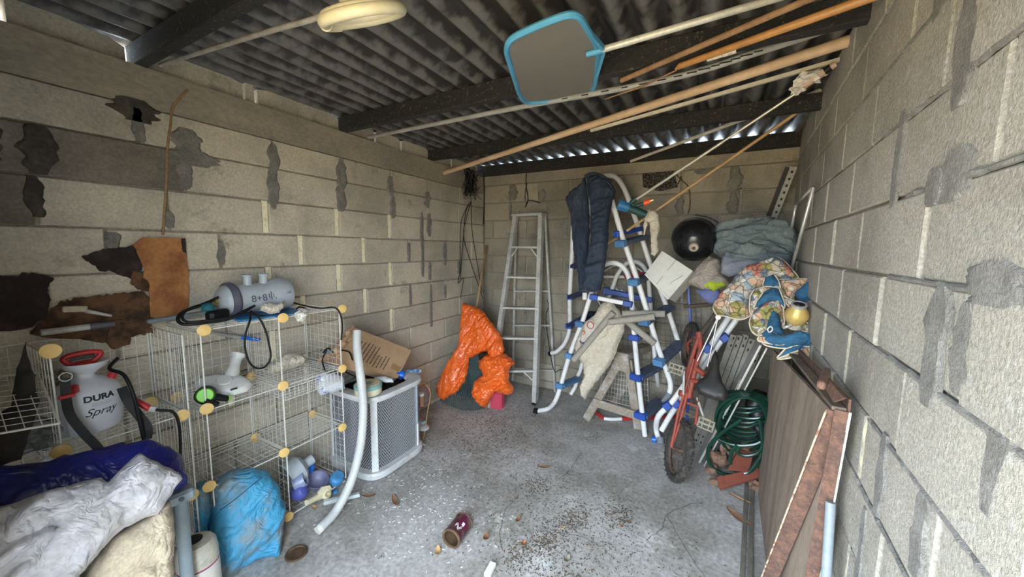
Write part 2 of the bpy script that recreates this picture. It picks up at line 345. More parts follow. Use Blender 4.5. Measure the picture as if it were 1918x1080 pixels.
def text(s_, size, loc, xd, yd, m, parent, name='lettering', ext=.0004, wrap=None, shear=0, bold=0):
    cu = bpy.data.curves.new('t', 'FONT'); cu.offset = bold; cu.body = s_; cu.size = size; cu.extrude = ext; cu.align_x = 'CENTER'; cu.align_y = 'CENTER'; cu.shear = shear
    to = bpy.data.objects.new('t', cu); COL.objects.link(to); dg = bpy.context.evaluated_depsgraph_get()
    me = bpy.data.meshes.new_from_object(to.evaluated_get(dg)); bpy.data.objects.remove(to)
    X = V(xd).normalized(); Y = V(yd).normalized(); Z = X.cross(Y); b = M()
    vs = []
    for v_ in me.vertices:
        p = v_.co
        if wrap:                                         # wrap = radius, axis along Y
            a = p.x/wrap; vs.append(V(loc)-Z*wrap+(X*math.sin(a)+Z*math.cos(a))*(wrap+p.z)+Y*p.y)
        else: vs.append(V(loc)+X*p.x+Y*p.y+Z*p.z)
    b.add(vs, [tuple(f.vertices) for f in me.polygons]); return b.build(name, m, parent)
def fold(x, y, sd, fr, ang, an):
    c, s = math.cos(ang), math.sin(ang); a, b = (c*x+s*y), (-s*x+c*y)
    wx = noise.noise(V((a*fr*.5, b*fr*.5, sd+5)))*.6
    def rg(k): return 1-2.2*abs(noise.noise(V((a*fr*k*an+wx, b*fr*k+wx, sd*2.3+k))))
    return .5*rg(1)+.34*rg(2.6)+.20*rg(5.7)-.38
def puff_m(pts, n, front, back=.01, cell=.012, amp=.01, fr=8, ang=0, an=.35, wid=.05, seed=1, jag=.004, shape=None):
    """closed cloth body filling an outline that lies in a plane with normal n"""
    n = V(n).normalized(); pts = [V(p) for p in pts]; c0 = sum(pts, V())/len(pts)
    up = V((0, 0, 1)) if abs(n.z) < .9 else V((0, 1, 0)); ey = (up-n*up.dot(n)).normalized(); ex = ey.cross(n)
    q = [((p-c0).dot(ex), (p-c0).dot(ey)) for p in pts]; out = []
    for i in range(len(q)):
        a, b = V(q[i]), V(q[(i+1) % len(q)]); k = max(1, int((b-a).length/cell))
        pn = V((b.y-a.y, a.x-b.x)).normalized() if (b-a).length else V((0, 0))
        for j in range(k):
            p = a.lerp(b, j/k); e = noise.noise(V((p.x*28, p.y*28, seed)))*jag*2*(1 if 0 < j else .3)
            out.append(p+pn*e)
    nb = len(out); xs = [p.x for p in out]; ys = [p.y for p in out]; inner = []
    def dist(x, y):
        d = 9
        for i in range(nb):
            ax, ay = out[i-1].x, out[i-1].y; dx, dy = out[i].x-ax, out[i].y-ay; l = dx*dx+dy*dy
            t = max(0, min(1, ((x-ax)*dx+(y-ay)*dy)/l)) if l else 0
            e = (ax+dx*t-x)**2+(ay+dy*t-y)**2
            if e < d: d = e
        return math.sqrt(d)
    def inside(x, y):
        r = False
        for i in range(nb):
            a, b = out[i-1], out[i]
            if (a.y > y) != (b.y > y) and x < (b.x-a.x)*(y-a.y)/(b.y-a.y)+a.x: r = not r
        return r
    nx = int((max(xs)-min(xs))/cell); ny = int((max(ys)-min(ys))/cell)
    for i in range(nx+1):
        for j in range(ny+1):
            x = min(xs)+(i+.5*(j % 2)+R_.uniform(-.2, .2))*cell; y = min(ys)+(j+R_.uniform(-.2, .2))*cell
            if inside(x, y) and dist(x, y) > cell*.55: inner.append(V((x, y)))
    allp = out+inner
    r = geometry.delaunay_2d_cdt(allp, [(i, (i+1) % nb) for i in range(nb)], [], 1, 1e-6)
    vv, ff = r[0], r[2]; k = len(vv); F = []; Bk = []
    for p in vv:
        d = dist(p.x, p.y); e = 1-math.exp(-d/wid*1.6); ed = min(1, d/(cell*1.2)); sh = shape(p.x, p.y) if shape else 0
        fo = fold(p.x, p.y, seed, fr, ang, an)*amp
        base = c0+ex*p.x+ey*p.y+n*sh
        F.append(base+n*(front*math.sqrt(e)+fo*(.5+.5*ed)+.0015)); Bk.append(base+n*(-back*math.sqrt(e)*ed+fo*(.5-.5*ed)-.0015*1))
    m = M(); fs = [tuple(f) for f in ff]; bk = [tuple(i+k for i in f)[::-1] for f in ff]
    # rim
    cnt = {}
    for f in ff:
        for i in range(len(f)):
            a, b = f[i], f[(i+1) % len(f)]
            if (b, a) in cnt: del cnt[(b, a)]
            else: cnt[(a, b)] = 1
    rim = [(b, a, a+k, b+k) for a, b in cnt]
    m.add(F+Bk, fs+bk+rim); return m
def px(pts, pt, n): return [PP(u, v, pt, n) for u, v in pts]
def puff(name, m, pixels, pt, n, parent=None, label=None, cat=None, group=None, **k):
    return puff_m(px(pixels, pt, n), n, **k).build(name, m, parent, label, cat, group, smooth=True)
def tubeobj(name, m, pts, r, parent=None, label=None, cat=None, group=None, n=10, sm=0, closed=False):
    o = M().tube(pts, r, n, sm, closed).build(name, m, parent, label, cat, group, smooth=True)
    return smooth_auto(o, 50)
def lat(name, m, prof, c, ax, parent=None, label=None, cat=None, group=None, n=28, xh=(1, 0, 0)):
    return smooth_auto(M().lathe(prof, c, ax, n, xh).build(name, m, parent, label, cat, group, smooth=True))
def roof_ridge_tone():  # tone follows the corrugation: darker in the upper folds, paler on the low ones
    m = ROOF; N = m.node_tree.nodes; L = m.node_tree.links; b = N['Principled BSDF']
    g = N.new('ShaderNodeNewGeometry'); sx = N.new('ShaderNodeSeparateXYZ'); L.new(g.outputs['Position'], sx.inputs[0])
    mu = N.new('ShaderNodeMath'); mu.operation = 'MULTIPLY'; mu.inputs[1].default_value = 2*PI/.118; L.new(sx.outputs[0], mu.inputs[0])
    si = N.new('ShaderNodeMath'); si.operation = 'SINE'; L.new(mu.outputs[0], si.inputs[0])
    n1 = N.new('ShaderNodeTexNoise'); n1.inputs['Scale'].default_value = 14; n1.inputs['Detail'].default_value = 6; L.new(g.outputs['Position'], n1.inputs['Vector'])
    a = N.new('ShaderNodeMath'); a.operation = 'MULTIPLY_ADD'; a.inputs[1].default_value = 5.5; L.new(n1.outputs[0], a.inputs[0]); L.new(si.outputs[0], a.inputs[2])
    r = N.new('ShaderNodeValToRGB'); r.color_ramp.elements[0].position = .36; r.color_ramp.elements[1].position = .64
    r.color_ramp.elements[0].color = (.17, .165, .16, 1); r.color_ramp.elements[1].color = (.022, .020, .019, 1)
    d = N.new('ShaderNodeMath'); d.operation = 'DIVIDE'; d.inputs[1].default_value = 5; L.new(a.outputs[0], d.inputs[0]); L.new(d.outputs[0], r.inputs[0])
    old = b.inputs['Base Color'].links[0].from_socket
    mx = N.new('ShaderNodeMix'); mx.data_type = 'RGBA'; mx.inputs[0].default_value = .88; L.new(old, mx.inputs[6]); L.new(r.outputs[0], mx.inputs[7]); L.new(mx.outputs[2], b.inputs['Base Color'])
roof_ridge_tone()
# ------------------------------------------------------------------ structure
def st(o): o['kind'] = 'structure'; return o
def fl():
    m = M(); nx, ny = 44, 60; vs = []
    for j in range(ny+1):
        for i in range(nx+1):
            x = -.3+3.5*i/nx; y = -.3+4.3*j/ny
            vs.append((x, y, .004*noise.noise(V((x*1.7, y*1.7, 0)))-.003))
    fs = [(j*(nx+1)+i, j*(nx+1)+i+1, (j+1)*(nx+1)+i+1, (j+1)*(nx+1)+i) for j in range(ny) for i in range(nx)]
    m.add(vs, fs); m.box((1.45, 1.85, -.11), (3.5, 4.3, .18))
    return m
floor = st(fl().build('floor', FLOOR, smooth=True, origin=(0, 0, 0)))
st(M().box((0, -22, -.08), (90, 43.4, .1)).build('ground_outside', GROUND))
# cracks and grit in the floor
def crack(pts, w0):
    m = M(); p = [P(u, v, z=.0) for u, v in pts]; p = catmull(p, 5); L_, Rr = [], []
    for i, a in enumerate(p):
        t = (p[min(i+1, len(p)-1)]-p[max(i-1, 0)]).normalized(); s_ = V((-t.y, t.x, 0)); e = w0*(.5+abs(noise.noise(a*30)))
        a = a+s_*noise.noise(a*22)*.012; h_ = .004*noise.noise(V((a.x*1.7, a.y*1.7, 0)))-.003+.0012
        L_.append(V((a.x, a.y, h_))+s_*e); Rr.append(V((a.x, a.y, h_))-s_*e)
    k = len(p); m.add(L_+Rr, [(i, k+i, k+i+1, i+1) for i in range(k-1)]); return m
for pts in ([(972, 925), (948, 952), (940, 980), (936, 1000), (940, 1030)], [(1090, 845), (1075, 868), (1062, 885), (1040, 897)], [(1062, 885), (1082, 892)], [(1118, 808), (1117, 832)],
            [(1318, 940), (1290, 945), (1250, 962), (1238, 990), (1210, 1010)], [(1250, 965), (1275, 1010), (1300, 1050), (1320, 1079)], [(1045, 995), (1085, 1003), (1112, 1015)]):
    crack(pts, .0022).build('floor_crack', CRACK, floor)
def debris(n, cx, cy, sx, sy, seed, s0=.003):
    m = M(); r = random.Random(seed)
    for _ in range(n):
        x = r.gauss(cx, sx); y = r.gauss(cy, sy)
        if not (.1 < x < 2.65 and .25 < y < 3.6): continue
        a = r.uniform(0, PI); l = s0*r.uniform(.6, 3.2); w_ = s0*r.uniform(.4, 1)
        h_ = .004*noise.noise(V((x*1.7, y*1.7, 0)))-.003
        m.box((x, y, h_+s0*.35), (l*2, w_*2, s0*.8), rot('Z', a))
    return m
g = debris(1900, 1.8, 1.72, .30, .30, 3, .0021); g.build('dirt_specks', DIRT, floor, kind='stuff')
g = debris(500, 1.2, 2.2, .8, .8, 4, .002)
for k_, (x_, y_) in enumerate([(1.75, 1.9), (1.62, 1.55), (1.9, 1.5), (1.45, 2.1), (2.0, 2.1), (1.7, 1.7)]):
    e_ = debris(220, x_, y_, .05, .07, 20+k_, .0024); g.v and g.add(e_.v, e_.f)
g; g.build('scattered_grit', DIRT, floor, kind='stuff')
g = debris(1500, .8, 2.55, .28, .35, 5, .0025); g.build('corner_grit', DIRT, floor, kind='stuff')
g = debris(260, .95, 1.6, .3, .25, 9, .003); g.build('pale_paint_flakes', mat('pale_paint_flake', (.72, .72, .72), .8, var=.1), floor, kind='stuff')

LC = [2.046-.2*k for k in range(11)]       # course joints of the left wall, .046 the last
def blocks(parent, mp, rows, m, gap=.010, hz=.007, front=.0, th=.07, name='concrete_block', slots=(), wslot=.036, ch=.005, mf=None):
    """rows: (z_bottom, z_top, [joint positions]); mp(a, z, d) -> world point, d = depth behind the face"""
    for zb, zt, js in rows:
        for a0, a1 in zip(js, js[1:]):
            g0 = wslot/2 if any(abs(a0-s_[0]) < .02 and zb < s_[1] < zt for s_ in slots) else gap/2
            g1 = wslot/2 if any(abs(a1-s_[0]) < .02 and zb < s_[1] < zt for s_ in slots) else gap/2
            a0_, a1_ = a0+g0+R_.uniform(0, .004), a1-g1-R_.uniform(0, .004)
            z0, z1 = zb+hz/2+R_.uniform(-.001, .002), zt-hz/2+R_.uniform(-.002, .001)
            pr = R_.uniform(-.003, .004); c = ch
            vs = [mp(a0_, z0, th), mp(a1_, z0, th), mp(a1_, z1, th), mp(a0_, z1, th),
                  mp(a0_, z0, c-pr), mp(a1_, z0, c-pr), mp(a1_, z1, c-pr), mp(a0_, z1, c-pr),
                  mp(a0_+c, z0+c, -pr), mp(a1_-c, z0+c, -pr), mp(a1_-c, z1-c, -pr), mp(a0_+c, z1-c, -pr)]
            fs = [(8, 9, 10, 11), (4, 5, 9, 8), (5, 6, 10, 9), (6, 7, 11, 10), (7, 4, 8, 11), (0, 1, 5, 4), (1, 2, 6, 5), (2, 3, 7, 6), (3, 0, 4, 7)]
            M().add(vs, fs).build(name, (mf(a0, a1, zb) if mf else None) or m, parent)
def smear(parent, mp, a, z0, z1, wd, m, seed, name='mortar_smear', th=.004):
    th += .0006*(seed % 4)+.003
    if wd < .036 and parent.name == 'wall_right': return
    k = 12; L_ = []; Rr = []
    for i in range(k+1):
        z = z0+(z1-z0)*i/k; e = math.sin(PI*min(1, (i+.6)/(k+1)))**.35
        L_.append((a-wd/2*e*(1+.6*noise.noise(V((i*.45, seed*.7, 1.3)))), z)); Rr.append((a+wd/2*e*(1+.6*noise.noise(V((i*.45, seed*.7, 7.3)))), z))
    o = L_+Rr[::-1]; n = len(o); vs = [mp(x, z, -.001-th) for x, z in o]+[mp(x+(x-a)*.5, z, .002) for x, z in o]
    fs = [(i, i+1, 2*k-i, 2*k+1-i) for i in range(k)]+[(i, (i+1) % n, n+(i+1) % n, n+i) for i in range(n)]
    M().add(vs, fs).build(name, m, parent)
# left wall
wl = st(M().box((-.09, 1.8, 1.2), (.16, 4.4, 2.394)).build('wall_left', MORT))
mpl = lambda a, z, d: V((-d+.004, a, z))
JA = [-.3, .4, .88, 1.306, 1.772, 2.269, 2.70, 3.18, 3.70]; JB = [-.3, .02, .396, .804, 1.255, 1.737, 2.227, 2.718, 3.19, 3.70]
JC = [-.3, .12, .58, 1.013, 1.461, 1.960, 2.444, 2.95, 3.42, 3.70]; JT = [-.3, .25, .722, 1.32, 1.784, 2.25, 2.7, 3.2, 3.70]
slotsL = [(1.255, 1.75), (1.737, 1.75), (2.227, 1.75), (1.461, 1.55), (1.960, 1.55), (1.255, 1.35), (1.737, 1.35), (2.227, 1.35), (1.461, 1.15), (1.96, 1.15),
          (1.737, .95), (2.227, .95), (1.255, .95), (1.461, .75), (1.013, .75)]
rowsL = [(2.046, 2.215, JT), (1.846, 2.046, JA), (1.646, 1.846, JB)]
for k in range(3, 11):
    z1 = LC[k-1]; rowsL.append((LC[k], z1, JC if k % 2 else JB))
rowsL.append((0.0, LC[10], JB))
rowsL = [r for r in rowsL if r[0] >= 0]
rowsL[-1] = (0.0, .046, JB)
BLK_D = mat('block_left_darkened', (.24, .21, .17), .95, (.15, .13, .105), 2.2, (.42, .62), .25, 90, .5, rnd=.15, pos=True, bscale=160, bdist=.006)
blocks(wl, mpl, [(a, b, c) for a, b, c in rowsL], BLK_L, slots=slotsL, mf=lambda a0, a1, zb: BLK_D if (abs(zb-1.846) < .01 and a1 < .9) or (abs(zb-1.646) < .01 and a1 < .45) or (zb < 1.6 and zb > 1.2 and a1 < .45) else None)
M().box((-.04, 1.8, 2.306), (.09, 4.4, .182), jit=0).build('bond_beam', BEAMC, wl)
for a, z in slotsL:
    m = M(); k = 8; zb = z-.096; vs = []
    for i in range(k+1):
        zz = zb+.192*i/k
        for s_ in (-1, 1): vs.append((-.006+.007*noise.noise(V((zz*40, a, s_))), a+s_*.017, zz))
    m.add(vs, [(2*i, 2*i+1, 2*i+3, 2*i+2) for i in range(k)]); m.box((-.022, a, z), (.02, .035, .192)); m.build('open_joint_strip', SUNJOINT, wl)
sd = 0
for a, z0, z1, wd, mm in [(1.32, 2.02, 2.19, .05, 0), (1.306, 1.80, 2.06, .05, 0), (1.784, 1.98, 2.2, .06, 0), (1.772, 1.83, 2.05, .06, 0), (2.25, 2.0, 2.16, .05, 0), (2.269, 1.82, 2.0, .04, 0), (2.70, 1.95, 2.1, .06, 0),
                          (2.718, 1.68, 1.9, .05, 0), (.90, 2.02, 2.16, .09, 0), (.93, 1.98, 2.06, .16, 0), (.88, 1.86, 2.02, .05, 0), (.72, 2.05, 2.2, .04, 0), (.396, 1.68, 1.84, .04, 1), (.28, 1.86, 2.04, .1, 1), (.42, 1.85, 2.04, .07, 1),
                          (.72, 2.14, 2.24, .12, 1), (.60, 1.55, 1.63, .04, 0), (.804, 1.66, 1.74, .03, 0), (1.013, 1.47, 1.6, .03, 0), (2.62, 1.3, 1.9, .035, 0), (2.444, 1.45, 1.62, .03, 0), (2.95, 1.4, 1.64, .04, 0),
                          (2.718, 1.26, 1.44, .03, 0), (2.45, 1.05, 1.24, .03, 0), (2.73, .8, 1.22, .03, 0), (.20, 1.3, 1.6, .05, 1), (3.19, 1.3, 1.44, .03, 0), (2.95, 1.06, 1.2, .03, 0)]:
    sd += 1; smear(wl, mpl, a, z0, z1, wd, SOOT if mm else PATCH, sd)
for y0, y1, h1, h2 in [(-.3, .36, .125, .12), (.39, .712, .118, .085), (.782, 1.19, .10, .112), (1.205, 1.25, .112, .108), (1.27, 1.803, .112, .108), (1.857, 2.12, .10, .11), (2.14, 2.40, .11, .11), (2.42, 2.752, .11, .11), (2.808, 3.1, .11, .11), (3.12, 3.6, .11, .11)]:
    pts = [V((-.03, y0, 2.399)), V((-.03, y1, 2.399))]; k = 6
    for i in range(k+1):
        t = i/k; pts.append(V((-.03, y1+(y0-y1)*t, 2.399+h2+(h1-h2)*t+.010*noise.noise(V((y1-t, 3, 0))*9)-(.02 if i in (0, k) else 0))))
    M().poly(pts, .10, (-1, 0, 0)).build('cap_block', BLK_L, wl)
# drip stain line down the left wall: a thin run of brown mud
m = M()
mud = [P(u, v, x=.006) for u, v in [(352, 168), (330, 192), (322, 205), (319, 235), (315, 262), (313, 290), (312, 330), (310, 370), (307, 410), (305, 440)]]
M().tube(mud, .006, 5, 4).build('mud_termite_trail', mat('mud_trail', (.33, .20, .10), .95, var=.3), wl)
# back wall
BY = 3.6928
wb = st(M().box((1.45, BY+.09, 1.2), (3.5, .16, 2.394)).build('wall_back', MORT))
mpb = lambda a, z, d: V((a, BY+d-.004, z))
JK1 = [-.1, .353, .705, 1.057, 1.6, 2.121, 2.504, 3.1]; JK2 = [-.1, .35, 1.065, 1.60, 2.130, 2.584, 3.1]
JK3 = [-.1, .13, .57, 1.017, 1.48, 1.95, 2.434, 2.9, 3.1]
rowsB = [(2.095, 2.295, JK1), (1.895, 2.095, JK2)]+[(2.295-.2*(k+1), 2.295-.2*k, JK3 if k % 2 == 0 else [-.1, .353, .81, 1.27, 1.73, 2.18, 2.64, 3.1]) for k in range(2, 11)]+[(0, .095, JK3)]
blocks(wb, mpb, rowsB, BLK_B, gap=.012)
M().box((1.45, BY+.04, 2.355), (3.3, .12, .115)).build('bond_beam', BEAMC, wb)
for i, (a, z0, z1, wd) in enumerate([(.39, 2.12, 2.29, .07), (.75, 2.1, 2.22, .06), (1.6, 1.92, 2.1, .06), (2.53, 2.05, 2.29, .07), (2.53, 1.90, 2.05, .06), (2.12, 1.9, 2.05, .05), (1.02, 1.7, 1.9, .05), (.36, 1.9, 2.1, .03),
                                     (2.3, 2.25, 2.32, .14), (2.6, 1.72, 1.86, .08), (2.18, 1.5, 1.68, .05), (.353, 1.3, 1.5, .03), (.57, .75, .9, .03), (1.3, 1.5, 1.7, .05), (.81, .5, .7, .04)]):
    smear(wb, mpb, a, z0, z1, wd, PATCH, 50+i)
q4 = [P(u, v, y=BY-.010) for u, v in [(1203, 323), (1262, 319), (1270, 350), (1236, 358), (1204, 350)]]
M().poly(q4, .012, (0, 1, 0)).build('exposed_aggregate_patch', mat('aggregate', (.20, .18, .16), .95, (.03, .028, .025), 60, (.45, .52), .4, 90, 1, pos=True), wb)
for pts in ([(1262, 322), (1274, 335), (1290, 352), (1292, 385), (1288, 400)], [(1390, 352), (1378, 358), (1374, 380), (1371, 398)], [(1250, 352), (1268, 346), (1276, 330)], [(990, 325), (984, 360), (984, 376)], [(905, 335), (907, 390), (906, 480), (905, 580)],
            [(1302, 402), (1330, 408), (1350, 420)]):
    M().tube([P(u, v, y=BY-.008) for u, v in pts], .006, 5, 4).build('mud_termite_trail', DIRT, wb)
# right wall (slightly skewed)
nR = V((-1, .0666, 0)).normalized(); dR = V((.0666, 1, 0)).normalized()
mpr = lambda a, z, d: V((rwx(a), a, z))-nR*(d-.004)
m = M(); c_ = V((rwx(1.8), 1.8, 1.26)); m.box(c_-nR*.09, (.16, 4.6, 2.52), rot('Z', -math.atan(.0666)))
wr = st(m.build('wall_right', MORT))
RC = 1.92
J1 = [-.5, -.2, .22, .67, 1.12, 1.62, 2.03, 2.48, 2.93, 3.38, 3.69]; J2 = [-.5, 0, .44, .89, 1.35, 1.80, 2.28, 2.71, 3.16, 3.69]
rowsR = [(RC+.4, RC+.595, J1), (RC+.2, RC+.4, J2)]+[(RC-.2*(k), RC-.2*(k-1), J2 if k % 2 else J1) for k in range(0, 10)]+[(0, RC-1.8, J1)]
rowsR = [(a, b, J1 if i % 2 == 0 else J2) for i, (a, b, _) in enumerate(rowsR)]
# R1 (1.72-1.52) must be J1
fix = []
for a, b, c in rowsR:
    k = round((RC-a)/.2); fix.append((a, b, J1 if k % 2 == 0 else J2))
slotsR = [(1.62, 1.62), (2.03, 1.62), (1.80, 1.82), (2.28, 1.82), (1.80, 1.42), (2.28, 1.42), (1.62, 1.22), (2.03, 1.22), (2.48, 1.62), (1.80, 1.02), (1.62, .82), (2.71, 1.82), (2.48, 1.22), (1.35, 1.02), (1.35, .62), (2.28, 1.02)]
blocks(wr, mpr, fix, BLK_R, gap=.010, slots=slotsR, wslot=.022, ch=.005, hz=.008)
for a, z in slotsR:
    m = M(); k = 8; vs = []
    for i in range(k+1):
        zz = z-.09+.18*i/k
        for s_ in (-1, 1): vs.append(mpr(a+s_*.010, zz, .004+.005*noise.noise(V((zz*40, a, s_)))))
    m.add(vs, [(2*i, 2*i+1, 2*i+3, 2*i+2) for i in range(k)]); m.build('open_joint_strip', SUNJOINT, wr)
for i, (a, z0, z1, wd) in enumerate([(.90, 1.34, 1.5, .06), (1.0, 1.28, 1.52, .075), (.77, 1.2, 1.52, .05), (1.10, 1.1, 1.31, .035), (.84, 1.5, 1.57, .12), (1.10, 1.68, 1.76, .06), (1.03, 1.68, 1.78, .10), (.84, 1.46, 1.53, .10), (1.18, .93, 1.14, .05),
                                     (.95, .95, 1.12, .06), (1.35, 1.7, 1.95, .05), (1.05, 1.86, 2.1, .07), (.85, 1.98, 2.15, .07), (1.28, 1.35, 2.0, .03), (1.4, .9, 1.3, .03), 
                                     (1.2, 2.1, 2.4, .08), (.72, 1.72, 1.8, .09), (1.25, .5, .9, .04)]):
    smear(wr, mpr, a, z0, z1, wd, PATCHR, 90+i, th=-.0015)
# ridges of squeezed-out mortar in the bed joints near the door
for i, (z, a0, a1) in enumerate([(1.72, .45, 1.25), (1.52, .4, 1.3), (1.32, .5, 1.25), (1.12, .6, 1.3), (1.92, .7, 1.5), (.92, .8, 1.35), (2.12, .9, 1.9)]):
    k = 26; pts = [mpr(a0+(a1-a0)*j/k, z+.004*noise.noise(V((j*.7, i, 0))), .002) for j in range(k+1)]
    rr = [.006+.006*noise.noise(V((j*.9, i, 4))) for j in range(k+1)]
    M().tube(pts, rr, 6).build('mortar_ridge', PATCHR, wr)
# front wall with the doorway behind the camera
wf = st(M().box((.645, -.13, 1.25), (1.47, .14, 2.5)).build('wall_front', BLK_B))
M().box((2.03, -.13, 2.28), (1.32, .14, .46)).build('door_lintel', BEAMC, wf)
# roof
roof = thing('ceiling', None, None, (1.4, 1.8, 2.5), kind='structure')
pit = .118; k0 = 0
for x0, x1, dz in ((-.22, .62, .0), (.60, 1.42, .0015), (1.40, 2.22, 0), (2.20, 3.15, .0015)):
    nx = int((x1-x0)/pit*12); m = M(); vs = []; ys = [-.5+4.9*j/14 for j in range(15)]
    for y in ys:
        for i in range(nx+1):
            x = x0+(x1-x0)*i/nx; vs.append((x, y, 2.522+dz+.019*math.sin(2*PI*x/pit)+.004*noise.noise(V((x*2, y*1.5, 0)))))
    m.add(vs, [(j*(nx+1)+i, (j+1)*(nx+1)+i, (j+1)*(nx+1)+i+1, j*(nx+1)+i+1) for j in range(14) for i in range(nx)])
    m.build('corrugated_roof_sheet', ROOF, roof, smooth=True)
for i, (y, h_, yl) in enumerate(((.755, .098, 0), (1.83, .10, 0), (2.78, .09, 0), (3.655, .112, 0))):
    m = M(); xr = rwx(y)+.05; n_ = 12; hw = .024 if i < 3 else .035
    for j in range(n_):
        a = -.09+(xr+.09)*j/n_; b = -.09+(xr+.09)*(j+1)/n_
        m.box(((a+b)/2, y, 2.4+h_/2), (b-a, hw*2, h_))
    M().box(((xr-.09)/2, y, 2.4+h_/2), (xr+.09, hw*2, h_), ch=.004).build('roof_purlin', PURL, roof)
# ------------------------------------------------------------------ things under the roof
def pole(name, m, a, b, r, label, cat='pole', n=12, group=None):
    a, b = V(a), V(b); d = (b-a)
    ra, rb = (r if isinstance(r, tuple) else (r, r)); e = d.normalized()
    o = M().tube([a, a+e*ra*.25, a+e*ra*.6, b-e*rb*.4, b], [ra*.75, ra*.95, ra, rb, rb*.9], n).build(name, m, None, label, cat, group, smooth=True)
    return smooth_auto(o, 45)
# conduit and ring lamp
cdt = [P(300, 122, y=.80), P(420, 84, y=.80), P(520, 54, y=.81), P(585, 36, y=.82), P(622, 20, y=.84), P(640, 4, y=.86), P(668, -30, y=.90)]
tubeobj('conduit', mat('paint_spotted_conduit', (.38, .36, .32), .5, (.28, .26, .23), 20), cdt, .0088, label='thin grey conduit running under the front roof beam to the ring lamp', cat='conduit', sm=4)
L0 = P(680, 30, y=.83)
xl = (P(768, 12, y=.86)-P(592, 42, y=.80)).normalized(); dv = (CAM-L0).normalized(); el = dv.cross(xl).normalized()
if el.z > 0: el = -el
nl = (dv*.12+el).normalized(); xl = (xl-nl*xl.dot(nl)).normalized(); yl = nl.cross(xl)
lamp = thing('ring_lamp', 'cream round ring lamp hanging from the front roof beam', 'lamp', L0)
Rl = .118
ring = [L0+xl*Rl*math.cos(a)+yl*Rl*math.sin(a) for a in [2*PI*i/40 for i in range(40)]]
smooth_auto(M().tube(ring, .0165, 12, closed=True).build('ring_tube', CREAMP, lamp, smooth=True))
m = M(); r2 = [L0-nl*.010+xl*(Rl-.010)*math.cos(a)+yl*(Rl-.012)*math.sin(a) for a in [2*PI*i/40 for i in range(40)]]
smooth_auto(m.tube(r2, .0165, 10, closed=True).build('back_shell', CREAMP, lamp, smooth=True))
a0 = PI*.98; sk = [L0+xl*(Rl+.003)*math.cos(a)+yl*(Rl+.003)*math.sin(a) for a in [a0-.28+.07*i for i in range(9)]]
smooth_auto(M().tube(sk, .020, 12).build('lamp_socket', mat('cream_socket', (.80, .70, .46), .45, var=.05), lamp, smooth=True))
lat('lamp_base', CREAMP, [(.0, 0), (.05, 0), (.055, .012), (.04, .03), (.0, .03)], L0-nl*.035, -nl, lamp)
M().bar(L0-xl*Rl*.95-nl*.01, L0+xl*Rl*.9-nl*.01, .014, .006, nl).build('support_bar', CREAMP, lamp)
tubeobj('lamp_chain', BRASS, [L0+yl*.02-nl*.03, L0-nl*.07+V((0, 0, .03)), V((L0.x, L0.y, 2.50))], .006, lamp)
# leaf skimmer
zS = 2.355; n0 = V((.05, .12, -1)).normalized(); ps = P(1040, 110, z=zS)
so_ = [(957, 74), (990, 56), (1030, 39), (1064, 28), (1084, 32), (1097, 50), (1110, 72), (1119, 92), (1119, 122), (1114, 158), (1104, 174), (1083, 182), (1030, 189), (990, 192), (975, 180), (966, 155), (956, 122), (949, 95)]
sk = thing('leaf_skimmer', 'blue framed pool leaf skimmer with grey mesh hung under the roof beams', 'skimmer', ps)
oo = px(so_, ps, n0); oc = catmull(oo, 4, True)
smooth_auto(M().tube(oc, .0115, 8, closed=True).build('frame', MESHB, sk, smooth=True))
inner = [ps+(p-ps)*.945 for p in oc]
smooth_auto(M().tube([p-n0*.004 for p in inner], .006, 6, closed=True).build('inner_rim', MESHB, sk, smooth=True))
mm = bpy.data.materials.new('grey_fine_mesh'); mm.use_nodes = True; b_ = mm.node_tree.nodes['Principled BSDF']; b_.inputs['Base Color'].default_value = (.30, .28, .25, 1); b_.inputs['Roughness'].default_value = .9; b_.inputs['Alpha'].default_value = .55
M().poly([p+n0*.002 for p in inner], .0012, -n0).build('mesh_net', mm, sk)
j1 = P(1122, 95, z=zS); e = (P(1450, 0, z=2.42)-j1).normalized()
for u, v in ((1108, 66), (1118, 140)): M().bar(P(u, v, z=zS), j1+e*.02, .012, .018, n0).build('frame_brace', MESHB, sk)
smooth_auto(M().tube([j1-e*.05, j1+e*.015], [.010, .013], 10).build('handle_socket', MESHB, sk, smooth=True))
pole('skimmer_pole', mat('white_aluminium_pole', (.62, .60, .54), .4, (.5, .48, .42), 8, metal=.2), P(1121, 95, z=zS)+e*.01, P(1470, -8, z=2.41), .0125, 'white pool pole fixed to the blue leaf skimmer')
def rp(u, v, r=.012): return P(u, v, r=r)
pole('wooden_pole', WOODB, P(1163, 151, z=2.38), P(1530, -8, z=2.38), .0115, 'brown wooden pole lying just below the skimmer pole, dark at its tip')
wp = thing('wooden_pole', 'orange varnished wooden pole with a white label near its broken end', 'pole', P(1265, 128, z=2.38))
smooth_auto(M().tube([P(1265, 129, z=2.378), P(1272, 124, z=2.378), P(1665, -17, z=2.375)], [.004, .0135, .015], 12).build('shaft', WOODO, wp, smooth=True))
a, b = P(1325, 108, z=2.378), P(1380, 92, z=2.378); d = (b-a).normalized(); dn = V((0, -.5, -.86)); dn = (dn-d*dn.dot(d)).normalized()
m = M(); vs = []
for i in range(2):
    for j in range(7):
        an = -.9+1.8*j/6; vs.append((a, b)[i]+(dn*math.cos(an)+d.cross(dn)*math.sin(an))*.0148)
m.add(vs, [(j, j+1, 8+j, 7+j) for j in range(6)]).build('paper_label', mat('old_paper', (.72, .66, .56), .8, (.3, .26, .22), 90, (.55, .6)), wp)
